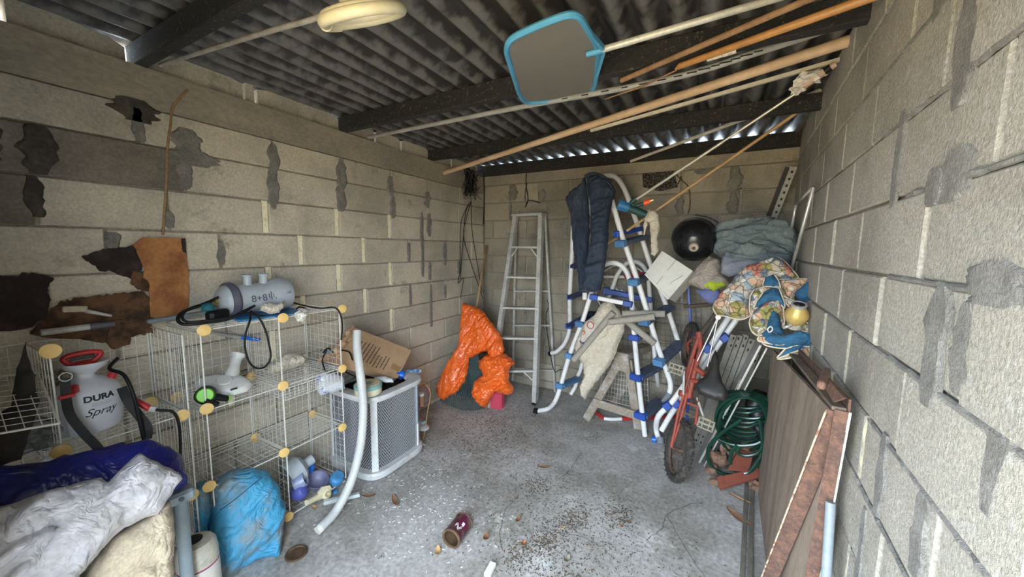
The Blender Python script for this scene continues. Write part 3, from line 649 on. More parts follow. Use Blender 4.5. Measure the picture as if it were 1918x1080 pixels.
M().tube([P(1132, 186, z=2.37), P(1200, 163, z=2.375), P(1268, 131, z=2.378)], [.002, .005, .003], 6).build('split_end', WOODB, wp)
pv = thing('pvc_pipe', 'long grey plastic pipe with printed marks, from the left wall ledge to the right wall', 'pipe', P(690, 258, x=.03))
pvp = catmull([P(690, 257, x=.03), P(950, 205, y=1.99), P(1240, 150, y=1.97), P(1420, 97, y=1.96), rp(1608, 34, .0)], 8)
smooth_auto(M().tube(pvp, [.0135, .0165], 12).build('pipe', PVC, pv, smooth=True))
a, b = pvp[0], pvp[-1]
for i in range(14):
    c = pvp[11+i]*.999+pvp[10+i]*.001+V((0, -.001, -.001))
    M().box(c+V((.0, -.0145, -.004)), (.03+R_.uniform(0, .02), .0022, .005), rot('Z', math.atan2(b.y-a.y, b.x-a.x))).build('printed_mark', BLKTXT, pv)
a, b = P(830, 325, x=.10), rp(1594, 75, .0)
pole('wooden_dowel', WOODL, P(831, 324, y=2.78), b, (.0185, .0245), 'thick pale wooden dowel slanting across under the roof, the fattest of the poles', n=20)
pole('wooden_lath', mat('pale_lath', (.66, .60, .48), .6, (.56, .50, .40), 8, var=.1), P(1106, 245, z=2.35), rp(1576, 111, .0), (.0115, .0125), 'thin cream lath running along the underside of the thick dowel', n=4)
pole('plastic_pipe', mat('off_white_pipe', (.62, .58, .50), .5, (.5, .46, .4), 8, var=.1), P(1181, 302, z=2.36), rp(1540, 168, .0), (.012, .0135), 'thin off-white pipe below the others, over the back roof beam')
# telescopic pole with vacuum head
tp = thing('telescopic_pole', 'slim bright metal pole with a plastic-wrapped tip at the right wall', 'pole', P(1190, 375, y=2.86))
a, b = P(1186, 377, y=2.86), rp(1556, 131, .02)
smooth_auto(M().tube([a, a.lerp(b, .55), a.lerp(b, .551), b], [.0098, .0098, .0078, .0078], 10).build('shaft', mat('silver_pole', (.70, .66, .56), .35, metal=.5, var=.1), tp, smooth=True))
c = P(1523, 148, r=.10); ax = (b-a).normalized()
smooth_auto(M().tube([c-ax*.05, c-ax*.02, c+ax*.02, c+ax*.09], [.014, .02, .018, .015], 10).build('grip', mat('pink_grip', (.55, .36, .28), .5), tp, smooth=True))
m = M(); m.blob(c-ax*.02+V((0, 0, .02)), (.05, .03, .03), 4, .5, 2); m.blob(c-ax*.06, (.03, .02, .022), 9, .5, 2); m.build('plastic_wrap', FILMW, tp)
smooth_auto(M().tube([c+ax*.045, c+ax*.07], .017, 10).build('band', BLACKC, tp, smooth=True))
vh = thing('vacuum_head', 'blue and dark green pool vacuum head on the end of the slim metal pole', 'pool tool', P(1175, 388, y=2.86))
a = P(1158, 382, y=2.80); b = P(1210, 402, y=2.86); ax = (b-a).normalized()
smooth_auto(M().tube([a, a+ax*.012, a.lerp(b, .38)], [.034, .036, .030], 14).build('blue_cap', mat('teal_blue_plastic', (.02, .16, .36), .5, var=.15), vh, smooth=True))
for k in range(8):
    an = k*PI/4; s1 = ax.orthogonal().normalized(); s2 = ax.cross(s1); d = (s1*math.cos(an)+s2*math.sin(an))*.034
    M().bar(a+d, a.lerp(b, .34)+d*.9, .008, .008, d).build('grip_rib', MATS['teal_blue_plastic'], vh)
smooth_auto(M().tube([a.lerp(b, .38), b], [.030, .026], 14).build('body', mat('dark_green_plastic', (.012, .06, .055), .5, var=.15), vh, smooth=True))
smooth_auto(M().tube([P(1190, 372, y=2.84), P(1178, 384, y=2.84)], [.02, .014], 10).build('socket', MATS['dark_green_plastic'], vh, smooth=True))
nz_ = thing('hose_nozzle', 'dark hose nozzle with an orange collar and brass tip beside the vacuum head', 'nozzle', P(1205, 382, y=2.84))
a, b = P(1190, 386, y=2.84), P(1224, 374, y=2.84); e = (b-a).normalized()
smooth_auto(M().tube([a, a.lerp(b, .5)], [.012, .014], 10).build('body', MATS['dark_green_plastic'], nz_, smooth=True))
smooth_auto(M().tube([a.lerp(b, .48), a.lerp(b, .82)], [.021, .019], 12).build('collar', mat('orange_collar', (.85, .11, .02), .45, var=.05), nz_, smooth=True))
smooth_auto(M().tube([a.lerp(b, .82), b], [.014, .012], 10).build('brass_tip', BRASS, nz_, smooth=True))
pole('broom_pole', BAMB, P(1138, 457, y=3.18), rp(1540, 178, .0), (.0105, .0105), 'tan wooden pole slanting down from the right wall past the white rag')
# rag on the pole
rg = thing('cotton_rag', 'knotted cream rag hanging on the tan wooden pole', 'rag', P(1222, 430, y=3.0))
puff('knot', CANVAS, [(1206, 405), (1214, 393), (1226, 393), (1234, 402), (1232, 412), (1218, 418), (1208, 414)], P(1220, 400, y=2.98), (-.1, -1, .1), rg, front=.03, back=.02, cell=.007, amp=.008, fr=20, seed=3)
puff('hanging_end', CANVAS, [(1217, 405), (1228, 395), (1235, 402), (1236, 425), (1231, 448), (1233, 468), (1226, 480), (1218, 476), (1220, 455), (1217, 430)], P(1225, 430, y=3.0), (-.1, -1, .05), rg, front=.025, back=.015, cell=.007, amp=.010, fr=22, ang=PI/2, seed=5)
puff('short_end', CANVAS, [(1206, 412), (1213, 412), (1211, 425), (1207, 442), (1204, 440), (1205, 425)], P(1208, 425, y=3.0), (-.1, -1, .05), rg, front=.012, back=.008, cell=.007, amp=.004, fr=22, ang=PI/2, seed=6)
# ------------------------------------------------------------------ pegboard on the left wall
pb = thing('pegboard', 'brown perforated hardboard on the left wall, its left side eaten away', 'board', P(305, 590, x=.012))
X_ = .014
def jag(pts, k, amp, seed):
    out = []
    for i in range(len(pts)):
        a, b = V(pts[i]), V(pts[(i+1) % len(pts)]); 
        for j in range(k):
            p = a.lerp(b, j/k); 
            if j: p += V((noise.noise(V((p.x*.11, p.y*.11, seed))), noise.noise(V((p.x*.11, p.y*.11, seed+9)))))*amp
            out.append((p.x, p.y))
    return out
def sheet_(name, m, pts, x, th, lab=None, k=1, amp=0, seed=0, parent=pb):
    p = [P(u, v, x=x) for u, v in (jag(pts, k, amp, seed) if k > 1 else pts)]
    return M().poly(p, th, (1, 0, 0)).build(name, m, parent, lab)
sheet_('intact_panel', PEG, [(268, 444), (346, 446), (347, 470), (351, 500), (353, 540), (352, 572), (338, 592), (300, 592), (282, 594), (279, 565), (278, 540), (262, 530), (270, 505), (258, 478), (248, 458)], X_, .006, None, 4, 2.5, 1)
sheet_('charred_patch', DKROT, [(153, 481), (170, 474), (196, 466), (215, 465), (248, 458), (262, 470), (265, 505), (250, 522), (228, 516), (208, 508), (188, 508), (170, 494)], X_-.006, .005, None, 5, 5, 2)
sheet_('charred_edge', DKROT, [(340, 446), (347, 446), (349, 475), (342, 470), (340, 458)], X_+.006, .002, None, 3, 1.5, 4)
sheet_('rotted_strip', ROT, [(75, 600), (100, 575), (125, 560), (170, 555), (215, 548), (262, 545), (285, 560), (288, 600), (270, 628), (205, 640), (90, 632), (55, 625)], X_-.002, .006, None, 6, 7, 3)
sheet_('rotted_flap', ROT, [(205, 600), (240, 595), (282, 602), (287, 625), (262, 622), (244, 612), (242, 645), (212, 654), (198, 640)], X_+.006, .006, None, 5, 5, 6)
sheet_('rotted_rim', ROT, [(248, 505), (262, 508), (280, 533), (278, 546), (258, 542), (243, 530)], X_+.002, .004, None, 4, 4, 8)
sheet_('charred_board', DKROT, [(-40, 508), (35, 517), (60, 510), (100, 520), (88, 540), (95, 562), (85, 590), (60, 612), (-40, 625)], X_-.004, .006, None, 5, 8, 5)
m = M(); hx0, hz0 = P(268, 452, x=X_), P(345, 585, x=X_)
y0, y1 = .70, .86; z0, z1 = 1.24, 1.60
for i in range(6):
    for j in range(13):
        c = V((X_+.0062, .69+i*.0305, 1.235+j*.029)); m.lathe([(.003, 0), (.003, .0008), (.0, .0008)], c, (1, 0, 0), 6)
m.build('peg_holes', BLKTXT, pb, kind='stuff')
# bits lying along the shelf top
tb = thing('metal_tube', 'grey metal tube with a dark end lying behind the red sprayer handle', 'tube', P(135, 615, x=.06))
a, b = P(76, 623, x=.06), P(196, 608, x=.06); e = (b-a).normalized()
smooth_auto(M().tube([a, b], .013, 12).build('tube', ALU, tb, smooth=True)); smooth_auto(M().tube([b-e*.045, b+e*.03], [.0145, .012], 12).build('end_sleeve', COLLAR, tb, smooth=True))
br = thing('paint_brush', 'paint brush with grey handle and pale bristles against the rotted board', 'brush', P(172, 585, x=.06))
a, b = P(160, 582, x=.045), P(209, 591, x=.045); e = (b-a).normalized()
M().tube([a, b], [.009, .006], 8).build('handle', ALU, br, smooth=True)
M().box(a-e*.03, (.008, .07, .026), rot('X', -.12), ch=.004).build('bristles', mat('bristle', (.55, .48, .36), .9, var=.3, bump=.5), br)
M().bar(P(275, 602, x=.09), P(392, 584, x=.09), .02, .026, (1, 0, 0), .004).build('plastic_trim_bar', mat('slate_trim', (.22, .25, .28), .5, (.16, .18, .2), 6), None, 'flat slate grey trim bar lying on the shelf below the pegboard', 'bar')
# ------------------------------------------------------------------ wire cube shelves
def grid_panel(n=8, w_=.345, h_=.35):
    m = M(); hw, hh = w_/2, h_/2
    for s_ in (-1, 1):
        m.tube([(-hw, s_*hh, 0), (hw, s_*hh, 0)], .0030, 5); m.tube([(s_*hw, -hh, 0), (s_*hw, hh, 0)], .0034, 5)
    for i in range(1, n):
        t = -1+2*i/n; m.tube([(t*hw, -hh, .001), (t*hw, hh, .001)], .0014, 3, cap=False); m.tube([(-hw, t*hh, -.001), (hw, t*hh, -.001)], .0014, 3, cap=False)
    return m
FX, BX = .36, .012
SHY = rot('X', PI/2)                                        # panel local xy -> world x,z  (side panel)
SHX = Matrix(((0, 0, 1), (1, 0, 0), (0, 1, 0)))              # local xy -> world y,z (back panel)
def knob(parent, c, r=.026, ax=(1, -.25, .05), first=[None]):
    B = basis(ax)
    if first[0] is None:
        o = lat('connector_disc', YEL, [(.004, -.02), (.008, -.018), (.008, -.004), (r, -.003), (r, .004), (r*.8, .006), (0, .006)], c, ax, parent, n=20); first[0] = (o, V(c)); return o
    o, c0 = first[0]; d = o.copy(); COL.objects.link(d); d.parent = parent; d.matrix_local = Matrix.Translation((V(c)-c0)+OFF[o.parent.name_full]-OFF[parent.name_full]); return d
def shelf(name, label, ys, zs, skip=(), kn=(), loc=None, levels=None):
    t = thing(name, label, 'shelf', (FX, ys[0], 0))
    src = [None]
    def panel(c, Rm, sc=None):
        if src[0] is None:
            o = grid_panel().build('wire_panel', WHITEW, t, origin=None); src[0] = o.data; o.matrix_local = Matrix.Translation(V(c)-OFF[t.name_full]) @ Rm.to_4x4()
            me = o.data; 
            for v_ in me.vertices: v_.co += OFF[t.name_full]
        else:
            o = bpy.data.objects.new('wire_panel', src[0]); COL.objects.link(o); o.parent = t; o.matrix_local = Matrix.Translation(V(c)-OFF[t.name_full]) @ Rm.to_4x4()
    mx = (FX+BX)/2
    for i, y in enumerate(ys):
        for j in range(len(zs)-1):
            if ('s', i, j) in skip: continue
            panel((mx, y, (zs[j]+zs[j+1])/2), SHY)
    for i in range(len(ys)-1):
        for j in range(len(zs)-1):
            if ('b', i, j) not in skip: panel((BX, (ys[i]+ys[i+1])/2, (zs[j]+zs[j+1])/2), SHX)
        for j in range(len(zs)):
            if ('h', i, j) not in skip: panel((mx, (ys[i]+ys[i+1])/2, zs[j]), Matrix.Identity(3))
    for c in kn: knob(t, c)
    return t
KA = [P(u, v, x=FX+.012) for u, v in [(641, 578), (641, 690), (641, 800), (530, 595), (530, 722), (532, 847), (540, 967), (382, 618), (387, 765), (392, 910)]]
KA += [V((BX+.03, y, z)) for y, z in ((1.10, .43), (1.46, .43), (1.10, .81), (.76, .81))]
shA = shelf('wire_cube_shelf', 'white wire cube shelf three cubes high, its right side next to the condenser unit', [.755, 1.10, 1.465], [.045, .43, .81, 1.19], skip={('h', 0, 0)}, kn=KA)
KB = [P(u, v, x=FX+.012) for u, v in [(95, 657), (115, 845), (341, 777), (359, 926)]]+[V((BX+.03, .66, .82))]
shB = shelf('wire_cube_shelf', 'white wire cube shelf in the left corner, holding the white sprayer', [-.02, .325, .69], [.07, .45, .825, 1.19], skip={('h', 1, 3), ('h', 0, 3)}, kn=KB)
# loose panel lying tilted in the near left cube
lp = grid_panel(10, .33, .33).build('loose_wire_panel', WHITEW, None, 'loose white wire panel lying tilted at the far left edge', 'wire panel')
B = basis((.35, .15, 1), (1, 0, 0)); lp.matrix_world = Matrix.Translation(P(-75, 765, x=.42)) @ B.to_4x4()
# dark cloth behind
puff('dark_cloth', mat('dark_brown_cloth', (.03, .026, .024), .9, var=.3, bump=.3), [(20, 760), (30, 690), (48, 640), (58, 690), (75, 750), (60, 800), (40, 860), (-30, 880), (-30, 790)], (.40, .2, 1.0), (1, .1, .2), None,
     'dark brown cloth hanging over the shelf at the far left edge', 'cloth', front=.05, back=.02, cell=.02, amp=.012, fr=14, ang=PI/2, seed=12)
m = M(); m.blob(P(66, 815, x=.22), (.05, .06, .055), 5, .5, 2); m.build('crumpled_clear_bag', mat('dim_clear_film', (.22, .24, .25), .25, (.35, .38, .38), 20, coat=.5, bump=.5), None, 'crumpled clear plastic bag in the cube left of the sprayer', 'plastic bag', smooth=False)
# ------------------------------------------------------------------ sprayer
SP = V((.205, .430, .832))
spr = thing('tank_sprayer', 'white pump sprayer with a red handle on the left cube shelf', 'sprayer', SP)
lat('tank', TANK, [(.0, 0), (.085, 0), (.108, .008), (.118, .03), (.121, .08), (.121, .19), (.116, .215), (.098, .242), (.066, .262), (.042, .272), (.036, .28), (.034, .30), (.036, .305), (0, .305)], SP, (0, 0, 1), spr, n=48)
lat('funnel_collar', TANK, [(.036, .292), (.040, .30), (.072, .325), (.081, .345), (.081, .352), (.074, .350), (.04, .325), (0, .32)], SP, (0, .02, 1), spr, n=32)
hd = SP+V((0, 0, .325)); dirh = V((.05, 1, .03)).normalized()
m = M(); m.tube([hd-dirh*.038, hd-dirh*.044+V((0, 0, .03))], [.012, .01], 8); 
lp_ = [hd-dirh*.026+V((0, 0, .018)), hd-dirh*.056+V((0, 0, .042)), hd-dirh*.056+V((0, 0, .064)), hd+V((0, 0, .072)), hd+dirh*.056+V((0, 0, .064)), hd+dirh*.056+V((0, 0, .042)), hd+dirh*.026+V((0, 0, .018))]
h_ = M().tube(lp_, .0125, 10, 5, closed=True); h_.box(hd+V((0, 0, .006)), (.05, .060, .05), ch=.008)
o = smooth_auto(h_.build('pump_handle', REDP, spr, smooth=True))
M().tube([hd-dirh*.042+V((0, .0, .050)), hd+dirh*.042+V((0, 0, .050))], .0085, 8).build('handle_grip', mat('grey_grip', (.10, .10, .09), .8, var=.4, fine=150, bump=.5), o, smooth=True)
lat('valve_cap', REDP, [(.018, 0), (.018, .03), (.012, .034), (0, .034)], SP+V((.085, -.055, .232)), (.3, -.2, 1), spr, n=14)
lat('hose_cap', REDP, [(.018, 0), (.018, .03), (.012, .034), (0, .034)], SP+V((.02, .085, .245)), (.1, .4, 1), spr, n=14)
tn = (CAM-SP); tn.z = 0; tn.normalize(); tz = V((0, 0, 1)); tx = tz.cross(tn)
ta = rot('Z', .34)@tn; tax = tz.cross(ta)
tx0 = SP+ta*.1215
text('DURA', .041, tx0+tz*.185, tax, tz, BLKTXT, spr, 'printed_word', wrap=.1215, bold=.0016)
text('Spray', .052, tx0+tz*.115, tax, tz, BLKTXT, spr, 'script_word', wrap=.1215, shear=.45)
for k in range(3):
    m = M(); vs = []
    for i in range(9):
        a = (-.030+.009*i)/.1215; c = SP+(ta*math.cos(a)+tax*math.sin(a))*.1221+tz*(.158-.006*k)
        vs += [c, c+tz*.0012]
    m.add(vs, [(2*i, 2*i+2, 2*i+3, 2*i+1) for i in range(8)]); m.build('printed_line', mat('grey_print', (.25, .25, .27), .6, var=0, bump=0), spr)
for o_ in list(bpy.data.objects):
    if o_.parent and (o_.parent == spr or o_.parent.parent == spr):
        for v_ in o_.data.vertices: v_.co *= .79
strp = [(114, 715), (126, 712), (128, 740), (126, 765), (140, 790), (160, 812), (185, 838), (196, 850)]
def strap(name, m_, pts3, wd, parent, nrm):
    p = catmull(pts3, 5); vs = []
    for i, a in enumerate(p):
        t = (p[min(i+1, len(p)-1)]-p[max(i-1, 0)]).normalized(); n = (CAM-a).normalized(); sx = t.cross(n).normalized()
        for s_, q_ in ((-1, -1), (1, -1), (1, 1), (-1, 1)): vs.append(a+sx*s_*wd/2+n*q_*.0012)
    k = len(p); M_ = M(); M_.add(vs, [(4*i+j, 4*i+(j+1) % 4, 4*i+4+(j+1) % 4, 4*i+4+j) for i in range(k-1) for j in range(4)]+[(0, 3, 2, 1), (4*k-4, 4*k-3, 4*k-2, 4*k-1)])
    return M_.build(name, m_, parent)
SF = lambda u, v, x: P(u, v, x=x)
strap('shoulder_strap', BLACKC, [SF(122, 708, .335), SF(124, 745, .345), SF(132, 778, .35), SF(158, 812, .375), SF(178, 832, .40), SF(192, 850, .42)], .026, spr, tn)
M().box(SF(125, 742, .35), (.012, .04, .012), ch=.003).build('strap_slide', REDP, spr)
lat('strap_ring', ALU, [(.014, 0), (.017, 0), (.017, .004), (.014, .004), (.014, 0)], SF(123, 705, .34), (1, -.2, 0), spr, n=16)
strap('carry_strap', BLACKC, [SF(228, 725, .33), SF(240, 752, .36), (SF(258, 775, .38)), SF(276, 800, .40), SF(275, 822, .42)], .03, spr, tn)
tubeobj('spray_hose', BLACKC, [SP+V((.02, .09, .27)), SF(205, 690, .30), SF(232, 702, .36), SF(250, 740, .40), SF(262, 790, .41), SF(270, 825, .42)], .0065, spr, sm=6)
wd_ = thing('spray_wand', 'red grip of the spray wand with its black tube bending over the shelf edge', 'spray wand', SF(270, 757, .36))
smooth_auto(M().tube([SF(240, 742, .33), SF(280, 765, .36)], [.011, .012], 10).build('grip', REDP, wd_, smooth=True))
tubeobj('hose', BLACKC, [SF(280, 765, .36), SF(300, 768, .375), SF(325, 772, .385), SF(336, 800, .39), SF(338, 850, .395), SF(338, 880, .40)], .0055, wd_, sm=6)
lat('nut', ALU, [(.0, 0), (.014, 0), (.014, .02), (0, .02)], SF(280, 765, .36), (SF(300, 768, .375)-SF(280, 765, .36)), wd_, n=8)
# ------------------------------------------------------------------ filter housing on top
a = P(408, 556, x=.19); b = P(535, 545, x=.19); a.z = 1.292; b.z = 1.302; ax = (b-a).normalized(); Lf = (b-a).length
flt = thing('pump_filter_housing', 'grey cylindrical pool filter housing lying on the wire shelf', 'filter', (a+b)/2-V((0, 0, .09)))
rb = .082
lat('housing', GREYP, [(0, -.005), (.03, -.004), (.05, .0), (.070, .018), (.078, .03), (.078, .05), (rb-.006, .052), (rb-.006, Lf*.62), (rb, Lf*.68), (rb+.012, Lf*.84), (rb+.013, Lf*.95), (rb+.006, Lf*1.0), (0, Lf*1.0)], a, ax, flt, n=36)
sca = M().lathe([(rb-.008, .034), (rb+.008, .036), (rb+.010, .045), (rb+.010, .062), (rb+.004, .07), (rb-.008, .07)], a, ax, 36)
for k in range(24):
    an = k*PI/12; s1 = V((0, 0, 1)); s2 = ax.cross(s1).normalized(); s1 = s2.cross(ax); d = (s1*math.cos(an)+s2*math.sin(an))
    sca.bar(a+ax*.04+d*(rb+.008), a+ax*.06+d*(rb+.008), .006, .006, d)
smooth_auto(sca.build('locking_ring', COLLAR, flt, smooth=True), 30)
upf = V((.10, 0, 1)).normalized()
for t, r in ((.40, .021), (.64, .022)):
    lat('port', GREYP, [(r+.004, .0), (r-.001, .02), (r-.001, .052), (r+.003, .054), (r+.003, .062), (r-.003, .062), (r-.003, .04), (0, .04)], a+ax*Lf*t+upf*(rb-.018), upf, flt, n=20)
lat('brass_fitting', BRASS, [(0, 0), (.020, 0), (.022, .004), (.022, .016), (.014, .018), (.014, .03), (0, .03)], a-ax*.003, -ax, flt, n=8)
vd = (CAM-(a+b)/2); vd = (vd-ax*vd.dot(ax)).normalized(); vy = vd.cross(ax)
if vy.z < 0: vy = -vy
text('8+8', .050, a+ax*.155+vd*(rb-.004)-vy*.012, ax, vy, COLLAR, flt, 'printed_logo', ext=.0006)
for k in range(4): M().box(a+ax*(.205+.011*k)+vd*(rb-.003)-vy*.004, (.007, .002, .012+.02*(k % 2)+.012), basis(vd, vy)@rot('Z', 0)@Matrix(((0, 0, 1), (0, 1, 0), (1, 0, 0)))).build('printed_bar', COLLAR, flt)
M().add([a+ax*Lf*.74+vd*(rb+.004)-vy*.012, a+ax*Lf*.93+vd*(rb+.008)+vy*.022, a+ax*Lf*.93+vd*(rb+.018)-vy*.002], [(0, 1, 2), (0, 2, 1)]).build('moulded_fin', GREYP, flt)
# cables
hz = 1.203
cb = thing('black_cable', 'loop of thick black cable lying around the left end of the filter housing', 'cable', P(345, 600, x=.2))
C1 = [P(402, 560, x=.22), P(375, 572, x=.22), P(345, 583, x=.23), P(333, 597, x=.25), P(345, 607, x=.28), P(385, 604, x=.31), P(425, 598, x=.32), P(452, 585, x=.31), P(470, 576, x=.29)]
C1[4:] = [V((q.x, q.y, max(q.z, hz+.006))) for q in C1[4:]]
tubeobj('cable', BLACKC, C1, .0075, cb, sm=6)
tubeobj('cable_second_turn', BLACKC, [q+V((.012, .012, .010)) for q in C1], .006, cb, sm=6)
tubeobj('hanging_power_cord', BLACKC, [P(470, 584, x=.33), P(468, 600, x=.375), P(460, 625, x=.385), P(459, 650, x=.385), P(466, 676, x=.385), P(480, 689, x=.385), (P(497, 686, x=.385)), P(507, 668, x=.385), P(503, 640, x=.385), P(496, 615, x=.38), P(485, 595, x=.36), P(470, 582, x=.32)], .0048, label='thin black power cord hanging in a loop over the front of the cube shelf', cat='cord', sm=6)
tubeobj('shelf_top_cord', BLACKC, [P(548, 566, x=.2), P(570, 572, x=.25), P(600, 577, x=.3), (P(627, 576, x=.36)), P(638, 590, x=.385), P(641, 612, x=.385), P(639, 636, x=.385)], .005, label='black cord running to the right shelf corner and hanging down its side', cat='cord', sm=6)
tubeobj('tangled_cord', BLACKC, [P(455, 585, x=.26), P(500, 592, x=.3), P(530, 592, x=.31), P(548, 588, x=.27), P(560, 575, x=.2), P(580, 580, x=.16)], .005, label='black cord lying across the blue tray on the shelf top', cat='cord', sm=6)
ad = M(); ad.box(P(408, 592, x=.27)+V((0, 0, .008)), (.05, .10, .05), rot('Z', .3), ch=.012); ad.build('power_adapter', BLACKC, None, 'black power adapter block in front of the filter locking ring', 'power adapter')
B = basis((.1, .02, 1), (0, 1, 0))
M().box(P(500, 588, x=.24)+V((0, 0, .0)), (.34, .15, .012), B, ch=.004).build('blue_tray', mat('mid_blue_tray', (.06, .20, .55), .45, (.05, .3, .5), 8), None, 'flat blue tray on the shelf top under the filter housing', 'tray')
puff('teal_cloth', TEAL, [(378, 570), (392, 566), (402, 572), (404, 585), (390, 586), (376, 582)], P(390, 576, x=.26), (1, -.3, .3), None, 'small dark teal cloth at the brass end of the filter housing', 'cloth', front=.02, back=.015, cell=.01, amp=.006, fr=25)
puff('sand_bag_small', PLASTC, [(486, 582), (492, 570), (508, 566), (520, 570), (533, 562), (531, 576), (523, 586), (505, 588)], P(508, 576, x=.33), (1, -.4, .5), None, 'small clear bag of sand leaning on the front of the filter housing', 'plastic bag', front=.03, back=.02, cell=.007, amp=.008, fr=25, seed=31)
m = M(); m.blob(P(563, 591, x=.375), .028, 6, .35, 2); m.build('crumpled_white_plastic', POLY, None, 'crumpled ball of white plastic on the front edge of the shelf top', 'plastic')
# ------------------------------------------------------------------ items inside the cubes
zq = .822
sc = thing('white_moulded_seat', 'white moulded plastic part with an upright arm in the upper left cube', 'plastic part', P(415, 735, x=.2))
o = [(360, 722), (366, 711), (385, 706), (405, 703), (425, 703), (455, 706), (472, 714), (473, 722), (462, 733), (440, 739), (415, 740), (385, 736)]
c0 = P(416, 722, x=.22)
pp_ = px(o, c0, (.45, -.12, .88)); smooth_auto(puff_m(pp_, (.45, -.12, .88), .028, .028, .012, 0.0, wid=.025, jag=0).build('body', mat('warm_white_plastic', (.66, .66, .64), .4, (.56, .56, .54), 6, var=.06), sc, smooth=True), 60)
m = M(); m.tube([P(432, 708, x=.20), P(438, 690, x=.18), (P(442, 675, x=.16)), P(447, 662, x=.15)], [.032, .026, .026, .034], 10, 3); smooth_auto(m.build('upright_arm', MATS['warm_white_plastic'], sc, smooth=True))
M().box(P(438, 728, x=.31), (.004, .03, .008)).build('slot', BLKTXT, sc)
M().lathe([(.035, 0), (.032, .006), (0, .006)], P(420, 712, x=.235), (.4, -.1, .9), 20).build('raised_disc', MATS['warm_white_plastic'], sc)
tm = thing('garden_trimmer_head', 'black and lime green tool head under the white moulded part', 'tool', P(400, 745, x=.3))
lat('green_disc', GREENL, [(0, -.02), (.030, -.02), (.036, -.01), (.036, .01), (.030, .02), (0, .02)], P(385, 739, x=.33), (1, -.5, .2), tm, n=22)
lat('dark_ring', BLACKC, [(.036, -.022), (.041, -.02), (.041, .018), (.036, .02)], P(385, 739, x=.33), (1, -.5, .2), tm, n=22)
smooth_auto(M().tube([P(392, 745, x=.34), P(405, 743, x=.34), P(425, 746, x=.33)], [.016, .018, .015], 10).build('black_body', BLACKC, tm, smooth=True))
lat('green_cap', GREENL, [(0, 0), (.014, 0), (.014, .012), (0, .012)], P(425, 746, x=.33), (.1, 1, .05), tm, n=14)
smooth_auto(M().tube([P(385, 750, x=.36), (P(408, 757, x=.36))], [.01, .012], 8).build('nozzle', BLACKC, tm, smooth=True))
puff('sand_bag', PLASTC, [(497, 695), (502, 683), (515, 672), (532, 662), (545, 659), (560, 664), (577, 672), (572, 680), (550, 690), (525, 698), (505, 699)], P(535, 682, x=.22), (1, -.3, .6), None,
     'clear bag of beige sand in the upper right cube', 'plastic bag', front=.06, back=.035, cell=.009, amp=.009, fr=20, seed=33)
bh = thing('wire_brush', 'brush with a grey handle and a blue end behind the upper left cube wires', 'brush', P(440, 630, x=.06))
pl_ = [P(392, 620, x=.05), P(420, 627, x=.05), P(452, 632, x=.05)]
smooth_auto(M().tube(pl_, [.006, .008, .01], 8, 4).build('handle', PVC, bh, smooth=True)); M().bar(P(450, 631, x=.05), P(486, 636, x=.05), .02, .028, (1, 0, 0), .004).build('blue_end', BRIB, bh)
# wire basket
wbk = thing('wire_basket', 'shallow wire basket hanging under the upper right cube', 'basket', (.28, 1.27, .76))
m = M(); y0, y1, x0, x1, z0, z1 = 1.10, 1.45, .10, .38, .735, .80
for z in (z0, z1): m.tube([(x0, y0, z), (x1, y0, z), (x1, y1, z), (x0, y1, z)], .002, 4, closed=True)
for i in range(15):
    y = y0+(y1-y0)*i/14; m.tube([(x0, y, z1), (x0, y, z0), (x1, y, z0), (x1, y, z1)], .0013, 3)
for i in range(8):
    x = x0+(x1-x0)*i/7; m.tube([(x, y0, z1), (x, y0, z0), (x, y1, z0), (x, y1, z1)], .0013, 3)
m.build('wire_frame', WHITEW, wbk)
# cyan cloth bag bulging from the lower left cube
cy = thing('cyan_cloth_bag', 'bulging dusty cyan cloth bag filling the lower left cube', 'bag', P(460, 1060, x=.42))
puff('bag_body', TARPC, [(398, 905), (430, 884), (470, 876), (500, 882), (520, 905), (534, 945), (530, 985), (524, 1030), (480, 1042), (455, 1058), (430, 1090), (385, 1095), (388, 1030), (396, 960)], P(460, 980, x=.39), (1, -.35, .18), cy, front=.12, back=.16, cell=.010, amp=.045, fr=6, ang=.75, wid=.08, seed=40, an=.28)
puff('bag_side', TARPC, [(366, 905), (394, 895), (396, 960), (392, 1050), (372, 1040), (362, 970)], P(380, 970, x=.30), (1, -.7, .1), cy, front=.05, back=.05, cell=.014, amp=.014, fr=14, ang=1.2, seed=41)
for pts in ([(412, 955), (440, 935), (470, 910), (492, 893)],):
    tubeobj('draw_cord', BLACKC, [PP(u, v, P(460, 980, x=.52), (1, -.35, .18)) for u, v in pts], .0018, cy, sm=3, n=5)
# fittings in the lower right cube
def fit(name, m_, u, v, x, prof, ax, label, cat, group=None, n=24):
    return lat(name, m_, prof, P(u, v, x=x), ax, None, label, cat, group, n)
bowl = lambda R0, h: [(0, 0), (R0*.5, 0), (R0*.8, h*.4), (R0, h), (R0*1.08, h), (R0*1.08, h*1.12), (R0*.96, h*1.12), (R0*.74, h*.5), (R0*.4, h*.2), (0, h*.2)]
fit('mauve_basket', VIOL, 592, 908, .24, bowl(.062, .05), (.5, -.1, 1), 'round mauve plastic strainer bowl in the lower right cube', 'bowl')
fit('grey_pump_part', GREYP, 538, 893, .2, [(0, 0), (.075, 0), (.082, .02), (.082, .08), (.06, .10), (.03, .11), (.03, .16), (0, .16)], (.1, .9, .25), 'grey round pump housing lying behind the lower front post', 'pump part')
fit('blue_disc_cap', BRIB, 575, 876, .18, [(0, -.015), (.03, -.015), (.04, 0), (.04, .01), (.015, .016), (.012, .03), (0, .03)], (1, -.3, .4), 'bright blue round cap at the back of the lower right cube', 'cap')
